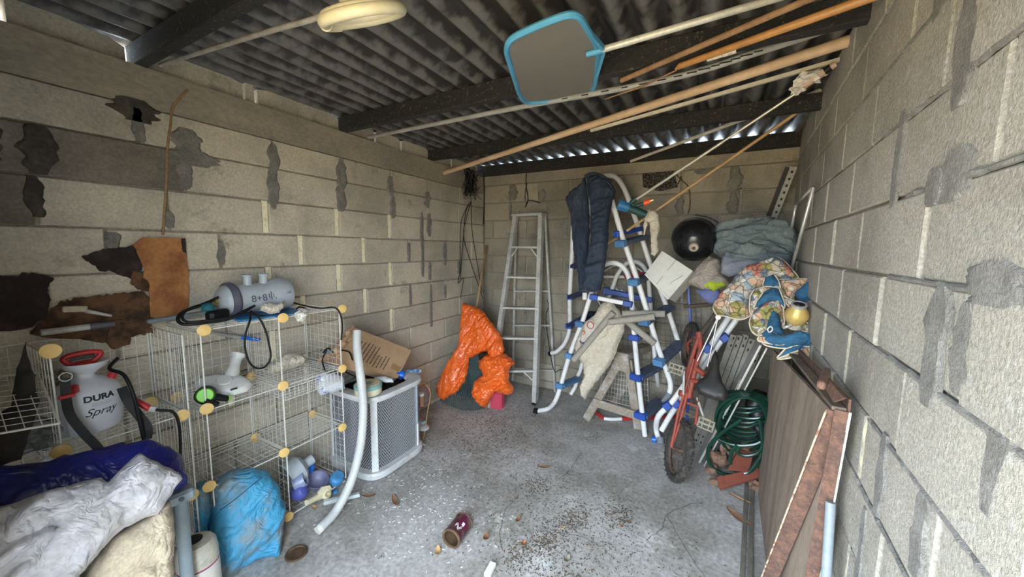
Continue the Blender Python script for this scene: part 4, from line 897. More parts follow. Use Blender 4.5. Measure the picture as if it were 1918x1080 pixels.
fit('sky_blue_canister', SKYB, 628, 902, .33, [(0, 0), (.038, 0), (.042, .01), (.042, .04), (.036, .045), (.034, .06), (0, .06)], (.5, .1, 1), 'sky blue screw cap by the lower right shelf corner', 'cap')
fit('sky_blue_spout', SKYB, 626, 918, .34, [(0, 0), (.016, 0), (.018, .02), (.02, .07), (0, .07)], (.3, .3, -1), 'small sky blue spout below the sky blue screw cap', 'spout')
fit('violet_blue_part', mat('violet_blue', (.10, .12, .45), .45), 552, 925, .27, [(0, 0), (.04, 0), (.05, .03), (.04, .06), (.02, .07), (0, .07)], (.6, .5, .4), 'violet blue plastic fitting next to the lower front post', 'fitting')
fit('clear_blue_cup', mat('cloudy_blue', (.28, .33, .52), .3, coat=.4), 553, 905, .26, [(0, 0), (.05, 0), (.042, .06), (.034, .06), (.034, .01), (0, .01)], (.5, .6, .3), 'cloudy blue cup tipped over beside the mauve strainer bowl', 'cup')
va = thing('cream_valve', 'cream plastic valve with a lever lying in front of the lower right cube', 'valve', P(600, 935, x=.36))
m = M(); a, b = P(574, 941, x=.37), P(606, 925, x=.35); m.tube([a, a.lerp(b, .5), b], [.016, .018, .024], 10); smooth_auto(m.build('body', CREAMP, va, smooth=True))
lat('round_port', CREAMP, [(0, -.02), (.028, -.02), (.028, .008), (.018, .01), (.018, .016), (.010, .016), (.010, .0), (0, 0)], P(611, 925, x=.37), (1, -.2, .3), va, n=20)
M().poly([P(u, v, x=.36) for u, v in [(594, 921), (602, 911), (616, 908), (620, 916), (608, 924), (598, 930)]], .012, (1, 0, .2)).build('flange', CREAMP, va)
lat('port_ring', mat('dark_cream', (.45, .36, .16), .6), [(.011, 0), (.016, 0), (.016, .003), (.011, .003), (.011, 0)], P(611, 925, x=.37)+V((.016, 0, .005)), (1, -.2, .3), va, n=16)
M().bar(P(606, 941, z=.02), P(674, 925, z=.02), .03, .022, (0, 0, 1), .003).build('clear_tube_length', mat('milky_plastic', (.60, .66, .66), .3, coat=.4, var=.1), None, 'milky square plastic channel on the floor behind the white hose end', 'plastic channel')
# ------------------------------------------------------------------ condenser unit
CC = V((.275, 1.80, 0)); CS = .235; ZT = .60
cu = thing('condenser_unit', 'old grey air conditioning condenser unit beside the wire shelf', 'air conditioner', CC)
def rsq(s_, k=56, e=5.0, c=CC):
    out = []
    for i in range(k):
        a = 2*PI*i/k; ca, sa = math.cos(a), math.sin(a); r = s_/((abs(ca)**e+abs(sa)**e)**(1/e)); out.append((c.x+r*ca, c.y+r*sa))
    return out
def ringm(prof, k=56, cap=False):
    m = M(); vs = []
    for s_, z in prof: vs += [(x, y, z) for x, y in rsq(s_, k)]
    n = len(prof); fs = [(i*k+j, i*k+(j+1) % k, (i+1)*k+(j+1) % k, (i+1)*k+j) for i in range(n-1) for j in range(k)]
    if cap: fs += [tuple(range(k))[::-1], tuple((n-1)*k+j for j in range(k))]
    return m.add(vs, fs)
smooth_auto(ringm([(CS-.012, .05), (CS-.012, ZT-.03)], cap=True).build('coil', COIL, cu, smooth=True), 50)
smooth_auto(ringm([(CS+.03, .03), (CS+.035, .06), (CS+.03, .075), (CS-.01, .078)]).build('base_rim', CONDW, cu, smooth=True), 30)
smooth_auto(ringm([(CS-.02, 0.0), (CS+.005, .015), (CS+.03, .03)], cap=True).build('base_pan', CONDW, cu, smooth=True), 30)
smooth_auto(ringm([(CS, ZT-.05), (CS+.028, ZT-.035), (CS+.034, ZT-.015), (CS+.028, ZT), (CS-.02, ZT+.004), (CS-.05, ZT-.004), (CS-.06, ZT-.02)]).build('top_rim', CONDW, cu, smooth=True), 35)
# diagonal wire guard following the rounded sides
m = M(); K = 220; ringp = rsq(CS, K); zb_, zt_ = .075, ZT-.045; per = 2*PI*CS*1.12
def gp(s_, z):
    f_ = (s_ % K); i = int(f_); a, b = ringp[i], ringp[(i+1) % K]; t = f_-i; return V((a[0]+(b[0]-a[0])*t, a[1]+(b[1]-a[1])*t, z))
for i in range(0, K, 2):
    if not (K*.58 < (i+10) % K or (i+10) % K < K*.40): continue
    for sg, rr_ in ((1, .0012), (-1, .0007)):
        p = [gp(i+sg*j*6.5, zb_+(zt_-zb_)*j/6) for j in range(7)]
        m.tube(p, rr_, 3, cap=False)
m.build('diagonal_wire_guard', GRILL, cu, kind='stuff')
def cpost(ang, wd, name='corner_post', m_=CONDW, z0=.05, z1=ZT-.03, out=.006):
    e = 5.0; ca, sa = math.cos(ang), math.sin(ang); r = CS/((abs(ca)**e+abs(sa)**e)**(1/e))
    c = V((CC.x+r*ca, CC.y+r*sa, (z0+z1)/2)); nn = V((ca*abs(ca)**3, sa*abs(sa)**3, 0)).normalized(); a = math.atan2(nn.y, nn.x)
    return M().box(c+nn*out, (.014, wd, z1-z0), rot('Z', a), ch=.003).build(name, m_, cu)
cpost(-PI/4+.02, .045); cpost(PI/4-.05, .05, 'corner_post', CONDB, .25); cpost(PI/4-.05, .052, 'post_foot', CONDW, .05, .25, .009); cpost(-3*PI/4, .05)
for z in (.10, .3, .50):
    a_ = PI/4-.05; lat('screw', BLKTXT, [(0, 0), (.004, 0), (.003, .002), (0, .002)], V((CC.x+.235, CC.y+.215, z)), (1, .1, 0), cu, n=8)
smooth_auto(ringm([(CS-.055, ZT-.03), (.01, ZT-.03)], cap=True).build('fan_opening', COIL, cu))
m = M()
for k in range(1, 15):
    r = .012+.0125*k; m.tube([(CC.x+r*math.cos(2*PI*i/36), CC.y+r*math.sin(2*PI*i/36), ZT+.014-.010*(k/14)) for i in range(36)], .0016, 4, closed=True)
for k in range(8): m.tube([CC+V((0, 0, ZT+.014)), CC+V((.20*math.cos(k*PI/4), .20*math.sin(k*PI/4), ZT+.003))], .002, 4)
m.build('fan_guard', BLACKC, cu)
# exposed electrics on the far side
cap_ = V((.40, 2.09, .40)); el_ = CC+V((.10, .27, 0))
lat('capacitor', mat('copper_brown', (.33, .17, .11), .5, metal=.3), [(0, 0), (.025, 0), (.025, .09), (.0, .09)], P(789, 748, x=.41)-V((0, 0, .05)), (0, 0, 1), cu, n=18)
lat('capacitor_band', ALUB, [(.026, 0), (.026, .02), (0, .02)], P(789, 748, x=.41)+V((0, 0, .035)), (0, 0, 1), cu, n=18)
for i, (cc_, pts) in enumerate([((.5, .03, .03), [(779, 735), (790, 722), (802, 730), (806, 748), (800, 765)]), ((.7, .5, .1), [(780, 728), (794, 718), (806, 735), (801, 770), (797, 800), (793, 822)]), ((.02, .03, .25), [(779, 730), (796, 725), (803, 742), (797, 762)]), ((.1, .1, .1), [(783, 778), (792, 770), (800, 775), (793, 788)])]):
    tubeobj('coloured_wire', mat('wire_%d' % i, cc_, .5, var=0, bump=0), [P(u, v, x=.40+.01*i) for u, v in pts], .002, cu, sm=4, n=5)
lat('service_plate', CONDW, [(0, 0), (.055, 0), (.06, .008), (.055, .012), (0, .012)], P(790, 800, x=.39), (.25, .1, 1), cu, n=24)
M().box(P(791, 790, x=.40), (.05, .04, .022), ch=.003).build('relay_box', CONDB, cu)
tubeobj('copper_pipe_stub', PVC, [P(784, 828, x=.44), P(795, 832, x=.46), P(800, 840, x=.46)], .009, cu)
# ------------------------------------------------------------------ on the condenser
zt = ZT+.006
cbx = thing('cardboard_box', 'open brown cardboard box with printed instructions leaning on the wall above the condenser', 'box', P(710, 670, x=.25))
# box front face measured in the picture at x about .28
A0 = P(672, 617, x=.16); A1 = P(770, 656, x=.26); A2 = P(744, 708, x=.38); A3 = P(663, 668, x=.30)
A3 = A0+(A2-A1); ux = (A1-A0); uy = (A3-A0); nb_ = ux.cross(uy).normalized()
if nb_.x < 0: nb_ = -nb_
dep = .07; m = M()
fr_ = [A0, A1, A2, A3]; bk_ = [p-nb_*dep for p in fr_]
cardth = .004
m.poly(fr_, cardth, nb_); m.build('printed_side', CARD, cbx)
M().poly(bk_, cardth, -nb_).build('back_side', CARD, cbx)
for i, (a, b) in enumerate(((0, 1), (1, 2), (2, 3))): 
    M().poly([fr_[a], fr_[b], bk_[b], bk_[a]], cardth).build('side_panel', CARD, cbx)
exn = -ux.normalized(); eyn = uy.normalized()
for (p0, p1, d, sd_) in ((A0, A3, nb_*.3+exn*1, 1), (bk_[0], bk_[3], -nb_*.4+exn, 2)):
    k = 9; vs = []; ln = .06
    for j in range(4):
        for i in range(k+1): vs.append(p0.lerp(p1, i/k)+d.normalized()*ln*j/3*(1+.5*noise.noise(V((i*.9, sd_, j*.2))))+nb_*.02*noise.noise(V((i*.7, j*.8, sd_))))
    M().add([v_+nb_*.0 for v_ in vs]+[v_-nb_*.004 for v_ in vs], [f for j in range(3) for i in range(k) for f in ((j*(k+1)+i, j*(k+1)+i+1, (j+1)*(k+1)+i+1, (j+1)*(k+1)+i), ((j*(k+1)+i)+4*(k+1), (j+1)*(k+1)+i+4*(k+1), (j+1)*(k+1)+i+1+4*(k+1), j*(k+1)+i+1+4*(k+1)))]).build('torn_flap', CARD, cbx)
M().box(A0.lerp(A3, .5)-nb_*dep*.5+exn*.01, (.05, .03, .03)).build('inner_fold', CARD, cbx)
pr = random.Random(5)
nf = nb_*(cardth+.0006)
for i in range(10):                                       # rows of small printing running across the face
    t = .16+.06*i
    st_ = .52+pr.uniform(-.03, .03); ed_ = pr.uniform(.86, .95)-(.25 if i in (0,) else 0); s_ = st_ if i > 5 else .30+pr.uniform(-.03, .03)
    m = M(); y_ = s_
    while y_ < ed_-.04:
        w_ = pr.uniform(.018, .05); a = A0+ux*t+uy*y_+nf; b = A0+ux*t+uy*(y_+w_)+nf; hh = ux.normalized()*.0045
        m.add([a-hh, a+hh, b+hh, b-hh], [(0, 1, 2, 3)]); y_ += w_+.012
    m.build('printed_line', BLKTXT, cbx)
M().poly([A0+ux*.80+uy*.62+nf, A0+ux*.98+uy*.66+nf, A0+ux*.96+uy*.82+nf, A0+ux*.80+uy*.80+nf], .0008, nb_).build('parcel_tape', mat('brown_tape', (.42, .24, .12), .3, var=.05), cbx)
tnn = P(690, 735, z=zt); tnn = V((.40, 1.60, zt))
tn_ = thing('round_tin', 'low round cream tin with a teal lid on the condenser top', 'tin', P(690, 737, x=.43))
tc = P(690, 738, x=.43); tc.z = zt+.004
lat('tin_body', mat('cream_tin', (.72, .66, .48), .4, var=.05), [(0, 0), (.083, 0), (.086, .004), (.086, .045), (0, .045)], tc, (0, 0, 1), tn_, n=36)
lat('tin_lid', mat('teal_band', (.22, .42, .40), .4, var=.08), [(.088, .04), (.089, .042), (.089, .062), (.085, .066), (0, .066)], tc, (0, 0, 1), tn_, n=36)
lat('lid_face', MATS['cream_tin'], [(.078, .066), (.076, .069), (.03, .069), (.028, .066), (0, .066)], tc, (0, 0, 1), tn_, n=36)
lat('lid_centre', MATS['teal_band'], [(.026, .066), (.024, .070), (0, .070)], tc, (0, 0, 1), tn_, n=24)
fit('blue_funnel_cap', BRIB, 752, 702, .36, [(0, 0), (.036, .0), (.036, .008), (.026, .02), (.016, .03), (.014, .055), (0, .055)], (-.2, -.9, .5), 'bright blue flanged cap on the right of the condenser top', 'cap')
puff('blue_white_rag', mat('blue_white_print', (.10, .25, .62), .8, (.62, .66, .7), 30, (.45, .55), bump=.3), [(758, 695), (766, 690), (778, 691), (790, 692), (789, 697), (778, 701), (765, 704)], P(775, 700, x=.35), (.8, -.3, .8), None, 'small blue and white patterned rag at the far edge of the condenser top', 'rag', front=.02, back=.008, cell=.008, amp=.008, fr=30)
puff('crumpled_wrapper', mat('grey_white_wrapper', (.55, .57, .60), .35, coat=.3, bump=.4), [(700, 706), (716, 704), (735, 709), (737, 716), (722, 716), (708, 714)], P(720, 711, x=.42), (.6, -.3, .9), None, 'crumpled white wrapper between the round tin and the blue cap', 'wrapper', front=.02, back=.01, cell=.008, amp=.01, fr=30)
tubeobj('thin_black_cable', BLACKC, [P(716, 728, x=.42), P(735, 722, x=.40), P(750, 712, x=.38)], .003, label='short thin black cable on the condenser fan guard', cat='cable', sm=4)
jg = thing('grey_blue_jug', 'grey blue plastic jug lying behind the shelf corner with black cable around it', 'jug', P(640, 690, x=.22))
a, b = P(622, 672, x=.15), P(668, 664, x=.17); e = (b-a).normalized()
lat('jug_body', GREYP, [(0, 0), (.06, 0), (.068, .01), (.068, .13), (.055, .15), (.03, .165), (0, .165)], a-e*.02, e, jg, n=28)
lat('blue_band', BRIB, [(.069, .0), (.070, .001), (.070, .022), (.069, .023)], a+e*.03, e, jg, n=28)
for i, pts in enumerate([[(605, 660), (615, 652), (628, 665), (640, 690), (655, 700), (668, 706)], [(612, 655), (604, 675), (612, 700), (625, 715)], [(640, 655), (655, 660), (662, 680), (672, 695)]]):
    tubeobj('cable_loop', BLACKC, [P(u, v, x=.25+.02*i) for u, v in pts], .005, jg, sm=5, n=7)
puff('printed_plastic_bag', mat('white_printed_film', (.60, .62, .68), .3, (.12, .18, .45), 18, (.6, .64), c3=(.5, .08, .08), s3=14, thr3=(.68, .7), coat=.4), [(590, 702), (605, 695), (630, 700), (645, 705), (646, 728), (625, 735), (600, 740), (590, 725)], P(620, 718, x=.28), (1, -.4, .4), None,
     'white printed plastic bag on the left of the condenser top', 'plastic bag', front=.04, back=.03, cell=.011, amp=.012, fr=18, seed=61)
# white corrugated hose
hp = [P(669, 619, x=.44), P(669, 650, x=.47), P(675, 700, x=.53), P(680, 750, x=.56), P(679, 800, x=.58), P(672, 850, x=.585), P(656, 905, x=.58), P(630, 955, x=.57), P(600, 988, z=.032)]
wh = thing('white_pool_hose', 'white corrugated hose arching down from the box to the floor', 'hose', P(600, 988, z=0))
hpp = catmull(hp, 16); smooth_auto(M().tube(hpp, [(.0265 if i % 2 else .0245)*(1 if i < len(hpp)*.7 else 1.0) for i in range(len(hpp))], 12).build('hose', mat('white_hose', (.56, .57, .57), .45, (.50, .50, .49), 10, var=.05), wh, smooth=True), 60)
smooth_auto(M().tube([hpp[-1], hpp[-1]+(hpp[-1]-hpp[-2]).normalized()*.02], [.026, .024], 14).build('cuff', POLY, wh, smooth=True))
# ------------------------------------------------------------------ back left corner
Y = lambda u, v, y: P(u, v, y=y)
# step ladder
ld = thing('step_ladder', 'tall old aluminium step ladder leaning against the back wall', 'ladder', P(985, 750, y=3.4))
rt_, rb_ = Y(1014, 404, 3.50), P(1002, 756, z=0); lt_ = Y(966, 405, 3.52)
lb_ = V((rb_.x-.44, rb_.y+.02, .0)); lb_ = P(915, 762, z=0)
M().bar(lt_, lb_, .042, .06, (0, 1, 0), .003).build('rail', ALU, ld); M().bar(rt_, rb_, .046, .07, (0, 1, 0), .003).build('rail', ALU, ld)
def lerp(a, b, t): return a+(b-a)*t
def tz_(a, b, v):                                            # parameter on a-b whose picture row is v
    lo, hi = 0, 1
    for _ in range(30):
        mdl = (lo+hi)/2; p = lerp(a, b, mdl); d = p-CAM; yy = rowof(p)
        if yy < v: lo = mdl
        else: hi = mdl
    return lerp(a, b, (lo+hi)/2)
def rowof(p):
    d = p-CAM; c, s = math.cos(-YAW), math.sin(-YAW); X_0, Y_0 = c*d.x-s*d.y, s*d.x+c*d.y
    dp = Y_0*math.cos(PITCH)-d.z*math.sin(PITCH); up_ = Y_0*math.sin(PITCH)+d.z*math.cos(PITCH); x, y = X_0/dp, up_/dp
    c, s = math.cos(-ROLL), math.sin(-ROLL); return 540-FPX*(s*x+c*y)
for v in (463, 519, 576, 632, 693):
    a, b = tz_(lt_, lb_, v), tz_(rt_, rb_, v); b.z = a.z = (a.z+b.z)/2
    M().box((a+b)/2, ((b-a).length, .085, .022), rot('Z', math.atan2(b.y-a.y, b.x-a.x)), ch=.003).build('step', ALU, ld)
    if v in (463, 693):
        for e_, o_ in ((a, b), (b, a)):
            M().bar(e_+(o_-e_)*.05+V((0, -.03, -.10)), e_+(o_-e_)*.28+V((0, -.03, -.005)), .012, .012).build('step_brace', ALU, ld)
M().box((lt_+rt_)/2+V((0, .02, .012)), ((rt_-lt_).length+.05, .14, .028), rot('Z', math.atan2(rt_.y-lt_.y, rt_.x-lt_.x)), ch=.004).build('top_cap', ALU, ld)
r1, r2, r3, r4 = Y(967, 411, 3.58), Y(961, 712, 3.66), Y(1021, 404, 3.58), Y(1040, 728, 3.66)
r2.z = max(r2.z, 0); r4.z = 0
M().bar(r1, r2, .022, .03, (0, 1, 0), .002).build('rear_rail', ALU, ld); M().bar(r3, r4, .022, .03, (0, 1, 0), .002).build('rear_rail', ALU, ld)
for v in (545, 609, 693):
    a, b = tz_(r1, r2, v), tz_(r3, r4, v); M().bar(a, b, .02, .028, (0, 1, 0), .002).build('rear_brace', ALU, ld)
M().box(rb_+V((0, 0, .012)), (.045, .075, .024), ch=.004).build('foot', BLACKC, ld)
# rake
rk = thing('leaf_rake', 'dark green fan rake standing under the orange plastic in the corner', 'rake', P(870, 765, z=0))
top, neck = Y(911, 460, 3.60), P(880, 655, y=3.02)
M().tube([top, lerp(top, neck, 1)], .0125, 10).build('handle', BAMB, rk, smooth=True)
m = M(); NT = 24
for i in range(NT):
    t = i/(NT-1); u = 826+t*92; v = 752+14*math.sin(PI*t*.9)+4*t
    e_ = P(u, v, z=.012); c_ = lerp(neck, e_, .5)+V((0, 0, .03)); m.tube([neck+(e_-neck)*.02, lerp(neck, e_, .35)+V((0, 0, .01)), c_, lerp(neck, e_, .9)+V((0, -.02, .02)), e_], .0042, 5, 2)
m.build('tines', RAKE, rk, kind='stuff', smooth=True)
fan = [(878, 648), (890, 650), (903, 690), (912, 720), (893, 742), (862, 742), (850, 728), (866, 690)]
M().poly([P(u, v, y=2.98-(v-650)*.0014) for u, v in fan], .006).build('fan_plate', RAKE, rk)
for f_ in (.62, .8):
    m = M(); m.tube([lerp(neck, P(826+92*t, 752+14*math.sin(PI*t*.9)+4*t, z=.012), f_)+V((0, 0, .035)) for t in [i/10 for i in range(11)]], .004, 5); m.build('tine_band', RAKE, rk)
# orange plastic film
og = thing('orange_plastic_sheet', 'bright orange plastic sheet draped over the rake', 'plastic sheet', P(860, 750, y=2.95))
OC = lambda l: [(800+x/4.911, 560+y/4.911) for x, y in l]
puff('draped_film', ORANGE, OC([(335, 30), (490, 90), (570, 180), (690, 350), (710, 460), (690, 520), (620, 575), (590, 540), (545, 470), (440, 520), (385, 545), (365, 700), (350, 760), (280, 860), (200, 900), (140, 930), (90, 850), (110, 780), (200, 580), (310, 400), (320, 200)]), P(870, 660, y=2.93), (.15, -1, .25), og,
     front=.06, back=.03, cell=.011, amp=.06, fr=7, ang=1.15, an=.25, wid=.05, seed=71, jag=.006)
og2 = thing('orange_plastic_bag', 'crumpled orange plastic bag sitting on the red can', 'plastic bag', P(925, 750, y=2.95))
puff('film', ORANGE, OC([(490, 570), (560, 510), (640, 530), (710, 500), (770, 540), (810, 590), (760, 640), (750, 740), (800, 810), (790, 870), (730, 880), (620, 850), (590, 910), (560, 970), (530, 1005), (500, 960), (430, 900), (415, 850), (470, 730), (525, 690), (495, 640)]), P(925, 715, y=2.90), (.1, -1, .3), og2,
     front=.10, back=.05, cell=.010, amp=.055, fr=8, ang=.4, an=.4, wid=.05, seed=74, jag=.006)
cn = M(); cn.box(P(930, 748, y=3.02)+V((0, 0, .0)), (.15, .11, .20), rot('Z', .1), ch=.02); smooth_auto(cn.build('red_fuel_can', PINK, None, 'faded red plastic can on the floor under the orange bag', 'can'), 20)
# black wire tangle in the corner
wt = thing('wire_tangle', 'tangle of thin black wire hanging down the corner from a roof beam', 'wire', Y(880, 380, 3.6))
m = M(); c_ = P(882, 345, x=.09)
for k in range(8):
    p = [c_+V((R_.uniform(-.04, .06), R_.uniform(-.14, .14), R_.uniform(-.15, .17))) for _ in range(9)]; m.tube(p, .0030, 4, 4)
m.tube([Y(895, 322, 3.6), Y(905, 326, 3.6), Y(907, 370, 3.65), Y(905, 420, 3.65)], .006, 5, 3)
m.build('knotted_wire', BLACKC, wt)
for pts in ([(880, 378), (869, 400), (862, 430), (862, 500), (858, 530), (868, 520), (862, 560)], [(882, 378), (873, 410), (868, 440), (878, 480), (905, 560)], [(884, 378), (872, 398), (866, 470), (862, 520)], [(882, 370), (884, 430), (895, 500), (903, 545)]):
    M().tube([P(u, v, x=.05) for u, v in pts], .0036, 4, 4).build('hanging_wire', BLACKC, wt)
tubeobj('bent_wire', BLACKC, [Y(u, v, 3.66) for u, v in [(986, 322), (985, 345), (989, 372), (984, 388)]]+[Y(990, 375, 3.66), Y(1012, 380, 3.66)], .005, label='bent black wire hanging on the back wall above the step ladder', cat='wire', sm=3, n=5)
tubeobj('bent_wire', BLACKC, [Y(u, v, 3.66) for u, v in [(1024, 560), (1028, 575), (1022, 598)]]+[Y(1036, 690, 3.6), Y(1048, 692, 3.6), Y(1062, 690, 3.5)], .004, label='thin black wire on the back wall to the right of the step ladder', cat='wire', sm=3, n=5)
# ------------------------------------------------------------------ pool ladders
def conn(t, c, d, up=(0, -1, 0), m_=BLUEP, sz=(.07, .058, .065)):
    return M().box(c, sz, basis(d, up)@Matrix(((0, 0, 1), (0, 1, 0), (1, 0, 0))) if False else basis(d, up), ch=.006).build('connector', m_, t)
def treadb(t, a, b, m_=TREAD, wd=.11, th=.035, name='tread', tip=BLUEL, up=(0, 0, 1)):
    o = M().bar(a, b, wd, th, up, .006).build(name, m_, t); d = (b-a).normalized()
    M().bar(a-d*.03, a+d*.035, wd*.86, th+.02, up, .006).build('tread_end', tip, t); return o
RT = .0215
p2 = thing('pool_ladder', 'tall white tube pool ladder, the jeans hang over its top', 'ladder', Y(1150, 740, 3.3))
rail = [Y(1033, 661, 3.48), Y(1044, 657, 3.46), Y(1059, 640, 3.45), Y(1067, 612, 3.44), Y(1067, 560, 3.42), Y(1071, 480, 3.38), Y(1076, 400, 3.34), Y(1095, 350, 3.34), Y(1125, 332, 3.34), Y(1147, 329, 3.35), Y(1163, 343, 3.36), Y(1178, 375, 3.37), Y(1199, 436, 3.38), Y(1217, 492, 3.4), Y(1250, 578, 3.42), Y(1284, 682, 3.45)]
smooth_auto(M().tube(rail, RT, 12, 5).build('rail', WHITEP, p2, smooth=True)); smooth_auto(M().tube([rail[0], rail[0]+(rail[0]-rail[1]).normalized()*.03], RT*1.2, 10).build('foot_cap', BLACKC, p2, smooth=True))
rail2 = [Y(1095, 560, 3.10), Y(1098, 480, 3.07), Y(1102, 400, 3.05), Y(1112, 360, 3.05), Y(1128, 350, 3.05), Y(1141, 362, 3.05), Y(1150, 390, 3.05), Y(1167, 447, 3.06), Y(1192, 519, 3.08), Y(1214, 589, 3.10), Y(1233, 651, 3.12), Y(1250, 698, 3.14), Y(1256, 720, 3.14), Y(1253, 738, 3.13), Y(1247, 748, 3.10)]
smooth_auto(M().tube(rail2, RT, 12, 5).build('rail', WHITEP, p2, smooth=True)); smooth_auto(M().tube([rail2[-2], rail2[-1]+(rail2[-1]-rail2[-2]).normalized()*.03], RT*1.3, 12).build('foot_cap', mat('grey_rubber', (.22, .24, .27), .6), p2, smooth=True))
for (a, b, m_, tip) in (((1157, 438, 3.05), (1200, 428, 3.36), BLUEP, BLUEP), ((1163, 456, 3.02), (1208, 443, 3.36), TREAD, BLUEL), ((1187, 528, 3.04), (1219, 513, 3.38), TREAD, BLUEL), ((1207, 602, 3.06), (1256, 574, 3.40), TREAD, BLUEL), ((1234, 678, 3.08), (1277, 640, 3.42), TREAD, BLUEL)):
    treadb(p2, Y(*a), Y(*b), m_, .10 if m_ is TREAD else .05, .035, tip=tip)
for u, v in ((1072, 499), (1069, 556), (1066, 610)): conn(p2, Y(u, v, 3.42), (0, 0, 1), (0, -1, 0), BLUEP, (.065, .065, .05))
for (a, b) in (((1072, 500, 3.42), (1100, 486, 3.1)), ((1069, 556, 3.40), (1100, 545, 3.12)), ((1066, 610, 3.42), (1104, 588, 3.25))): M().bar(Y(*a), Y(*b), .07, .035, (0, 0, 1), .005).build('tread', mat('navy_tread', (.02, .03, .09), .6, var=.2), p2)
p1 = thing('pool_ladder', 'shorter white tube pool ladder with curved feet, its cross bar white with blue ends', 'ladder', Y(1100, 768, 3.15))
rl = [P(1004, 769, z=.02), P(1026, 765, z=.03), Y(1039, 752, 3.10), Y(1049, 726, 3.11), Y(1067, 664, 3.12), Y(1089, 607, 3.13), Y(1104, 560, 3.14), Y(1118, 515, 3.15), Y(1130, 497, 3.15), Y(1150, 492, 3.15), Y(1167, 500, 3.15), Y(1178, 520, 3.15), Y(1182, 550, 3.15), Y(1185, 590, 3.15), Y(1190, 650, 3.15), Y(1199, 740, 3.15), P(1208, 816, z=.0)]
smooth_auto(M().tube(rl, RT, 12, 5).build('rail', WHITEP, p1, smooth=True)); smooth_auto(M().tube([rl[0]+V((.02, 0, 0)), rl[0]-V((.02, 0, 0))], RT*1.25, 12).build('foot_cap', BLACKC, p1, smooth=True))
rl2 = [Y(1083, 702, 3.5), Y(1078, 722, 3.48), Y(1069, 738, 3.46)]
rl3 = [Y(1088, 690, 3.5), Y(1100, 640, 3.5), Y(1130, 580, 3.5), Y(1147, 539, 3.5), Y(1156, 515, 3.5), Y(1172, 494, 3.5), Y(1191, 490, 3.5), Y(1206, 500, 3.5), Y(1214, 522, 3.5), Y(1219, 580, 3.52), Y(1224, 640, 3.53), Y(1230, 700, 3.54), P(1236, 748, z=.0)]
smooth_auto(M().tube(rl2[::-1]+rl3, RT*.95, 12, 5).build('rail', WHITEP, p1, smooth=True))
lb = thing('bar_', None, None, (0, 0, 0)) if False else None
a, b = Y(1108, 555, 3.12), Y(1184, 570, 3.12)
M().bar(a, b, .035, .05, (0, -1, 0), .004).build('cross_bar', WHITEP, p1)
for i in range(7): M().box(lerp(a, b, .3+.07*i)+V((0, -.020, 0)), (.022, .003, .012)).build('bar_slot', mat('slot_grey', (.35, .35, .36), .6, var=0, bump=0), p1)
for c_ in (lerp(a, b, .05), lerp(a, b, .88)): M().bar(c_-(b-a).normalized()*.03, c_+(b-a).normalized()*.045, .05, .065, (0, -1, 0), .006).build('connector', BLUEP, p1)
treadb(p1, Y(1188, 632, 3.14), Y(1206, 624, 3.4), TREAD, .1, .03, tip=BLUEP); treadb(p1, Y(1192, 706, 3.14), Y(1234, 684, 3.48), TREAD, .12, .035, tip=BLUEP); treadb(p1, Y(1200, 778, 3.13), Y(1240, 750, 3.48), TREAD, .12, .035, tip=BLUEP)
treadb(p1, Y(1049, 722, 3.1), Y(1084, 708, 3.46), BLUEL, .09, .03, tip=BLUEL); treadb(p1, Y(1086, 606, 3.12), Y(1112, 585, 3.46), mat('navy_tread', (.02, .03, .09)), .09, .03, tip=BLUEL)
conn(p1, Y(1066, 665, 3.11), (.3, 0, 1), (0, -1, 0), BLUEL, (.07, .065, .05))
treadb(p1, Y(1135, 545, 3.46), Y(1222, 562, 3.5), BLUEP, .05, .05, 'rear_bar', BLUEP)
p3 = thing('pool_ladder', 'white tube pool ladder slanting up behind the bicycle to the cushions', 'ladder', P(1232, 826, z=0))
q1 = [P(1236, 826, z=.02), P(1229, 803, z=.10), Y(1234, 778, 3.0), Y(1263, 747, 3.02), Y(1317, 670, 3.06), Y(1345, 625, 3.08), Y(1366, 592, 3.10)]
q2 = [Y(1239, 806, 3.08), Y(1268, 757, 3.10), Y(1347, 643, 3.14), Y(1383, 592, 3.16)]
smooth_auto(M().tube(q1, RT, 12, 5).build('rail', WHITEP, p3, smooth=True)); smooth_auto(M().tube(q2, RT, 12, 2).build('rail', WHITEP, p3, smooth=True))
smooth_auto(M().tube([q1[0]+V((0, 0, .03)), q1[0]+V((.01, -.03, -.005))], RT*1.25, 10).build('foot_cap', MATS['grey_rubber'], p3, smooth=True))
for u, v, y, m_ in ((1357, 632, 3.10, BLUEP), (1325, 652, 3.04, BLUEP), (1267, 755, 3.05, BLUEP), (1250, 759, 3.0, BLUEP), (1287, 704, 3.02, BLUEP)): conn(p3, Y(u, v, y), (.7, 0, .7), (0, -1, 0), m_, (.06, .055, .06))
cpb = lat('blue_end_cap', BRIB, [(0, 0), (.022, 0), (.022, .03), (0, .035)], P(1221, 822, z=.022), (.9, .1, .1), None, 'small bright blue plastic end cap on the floor by the pool ladder foot', 'cap', n=14)
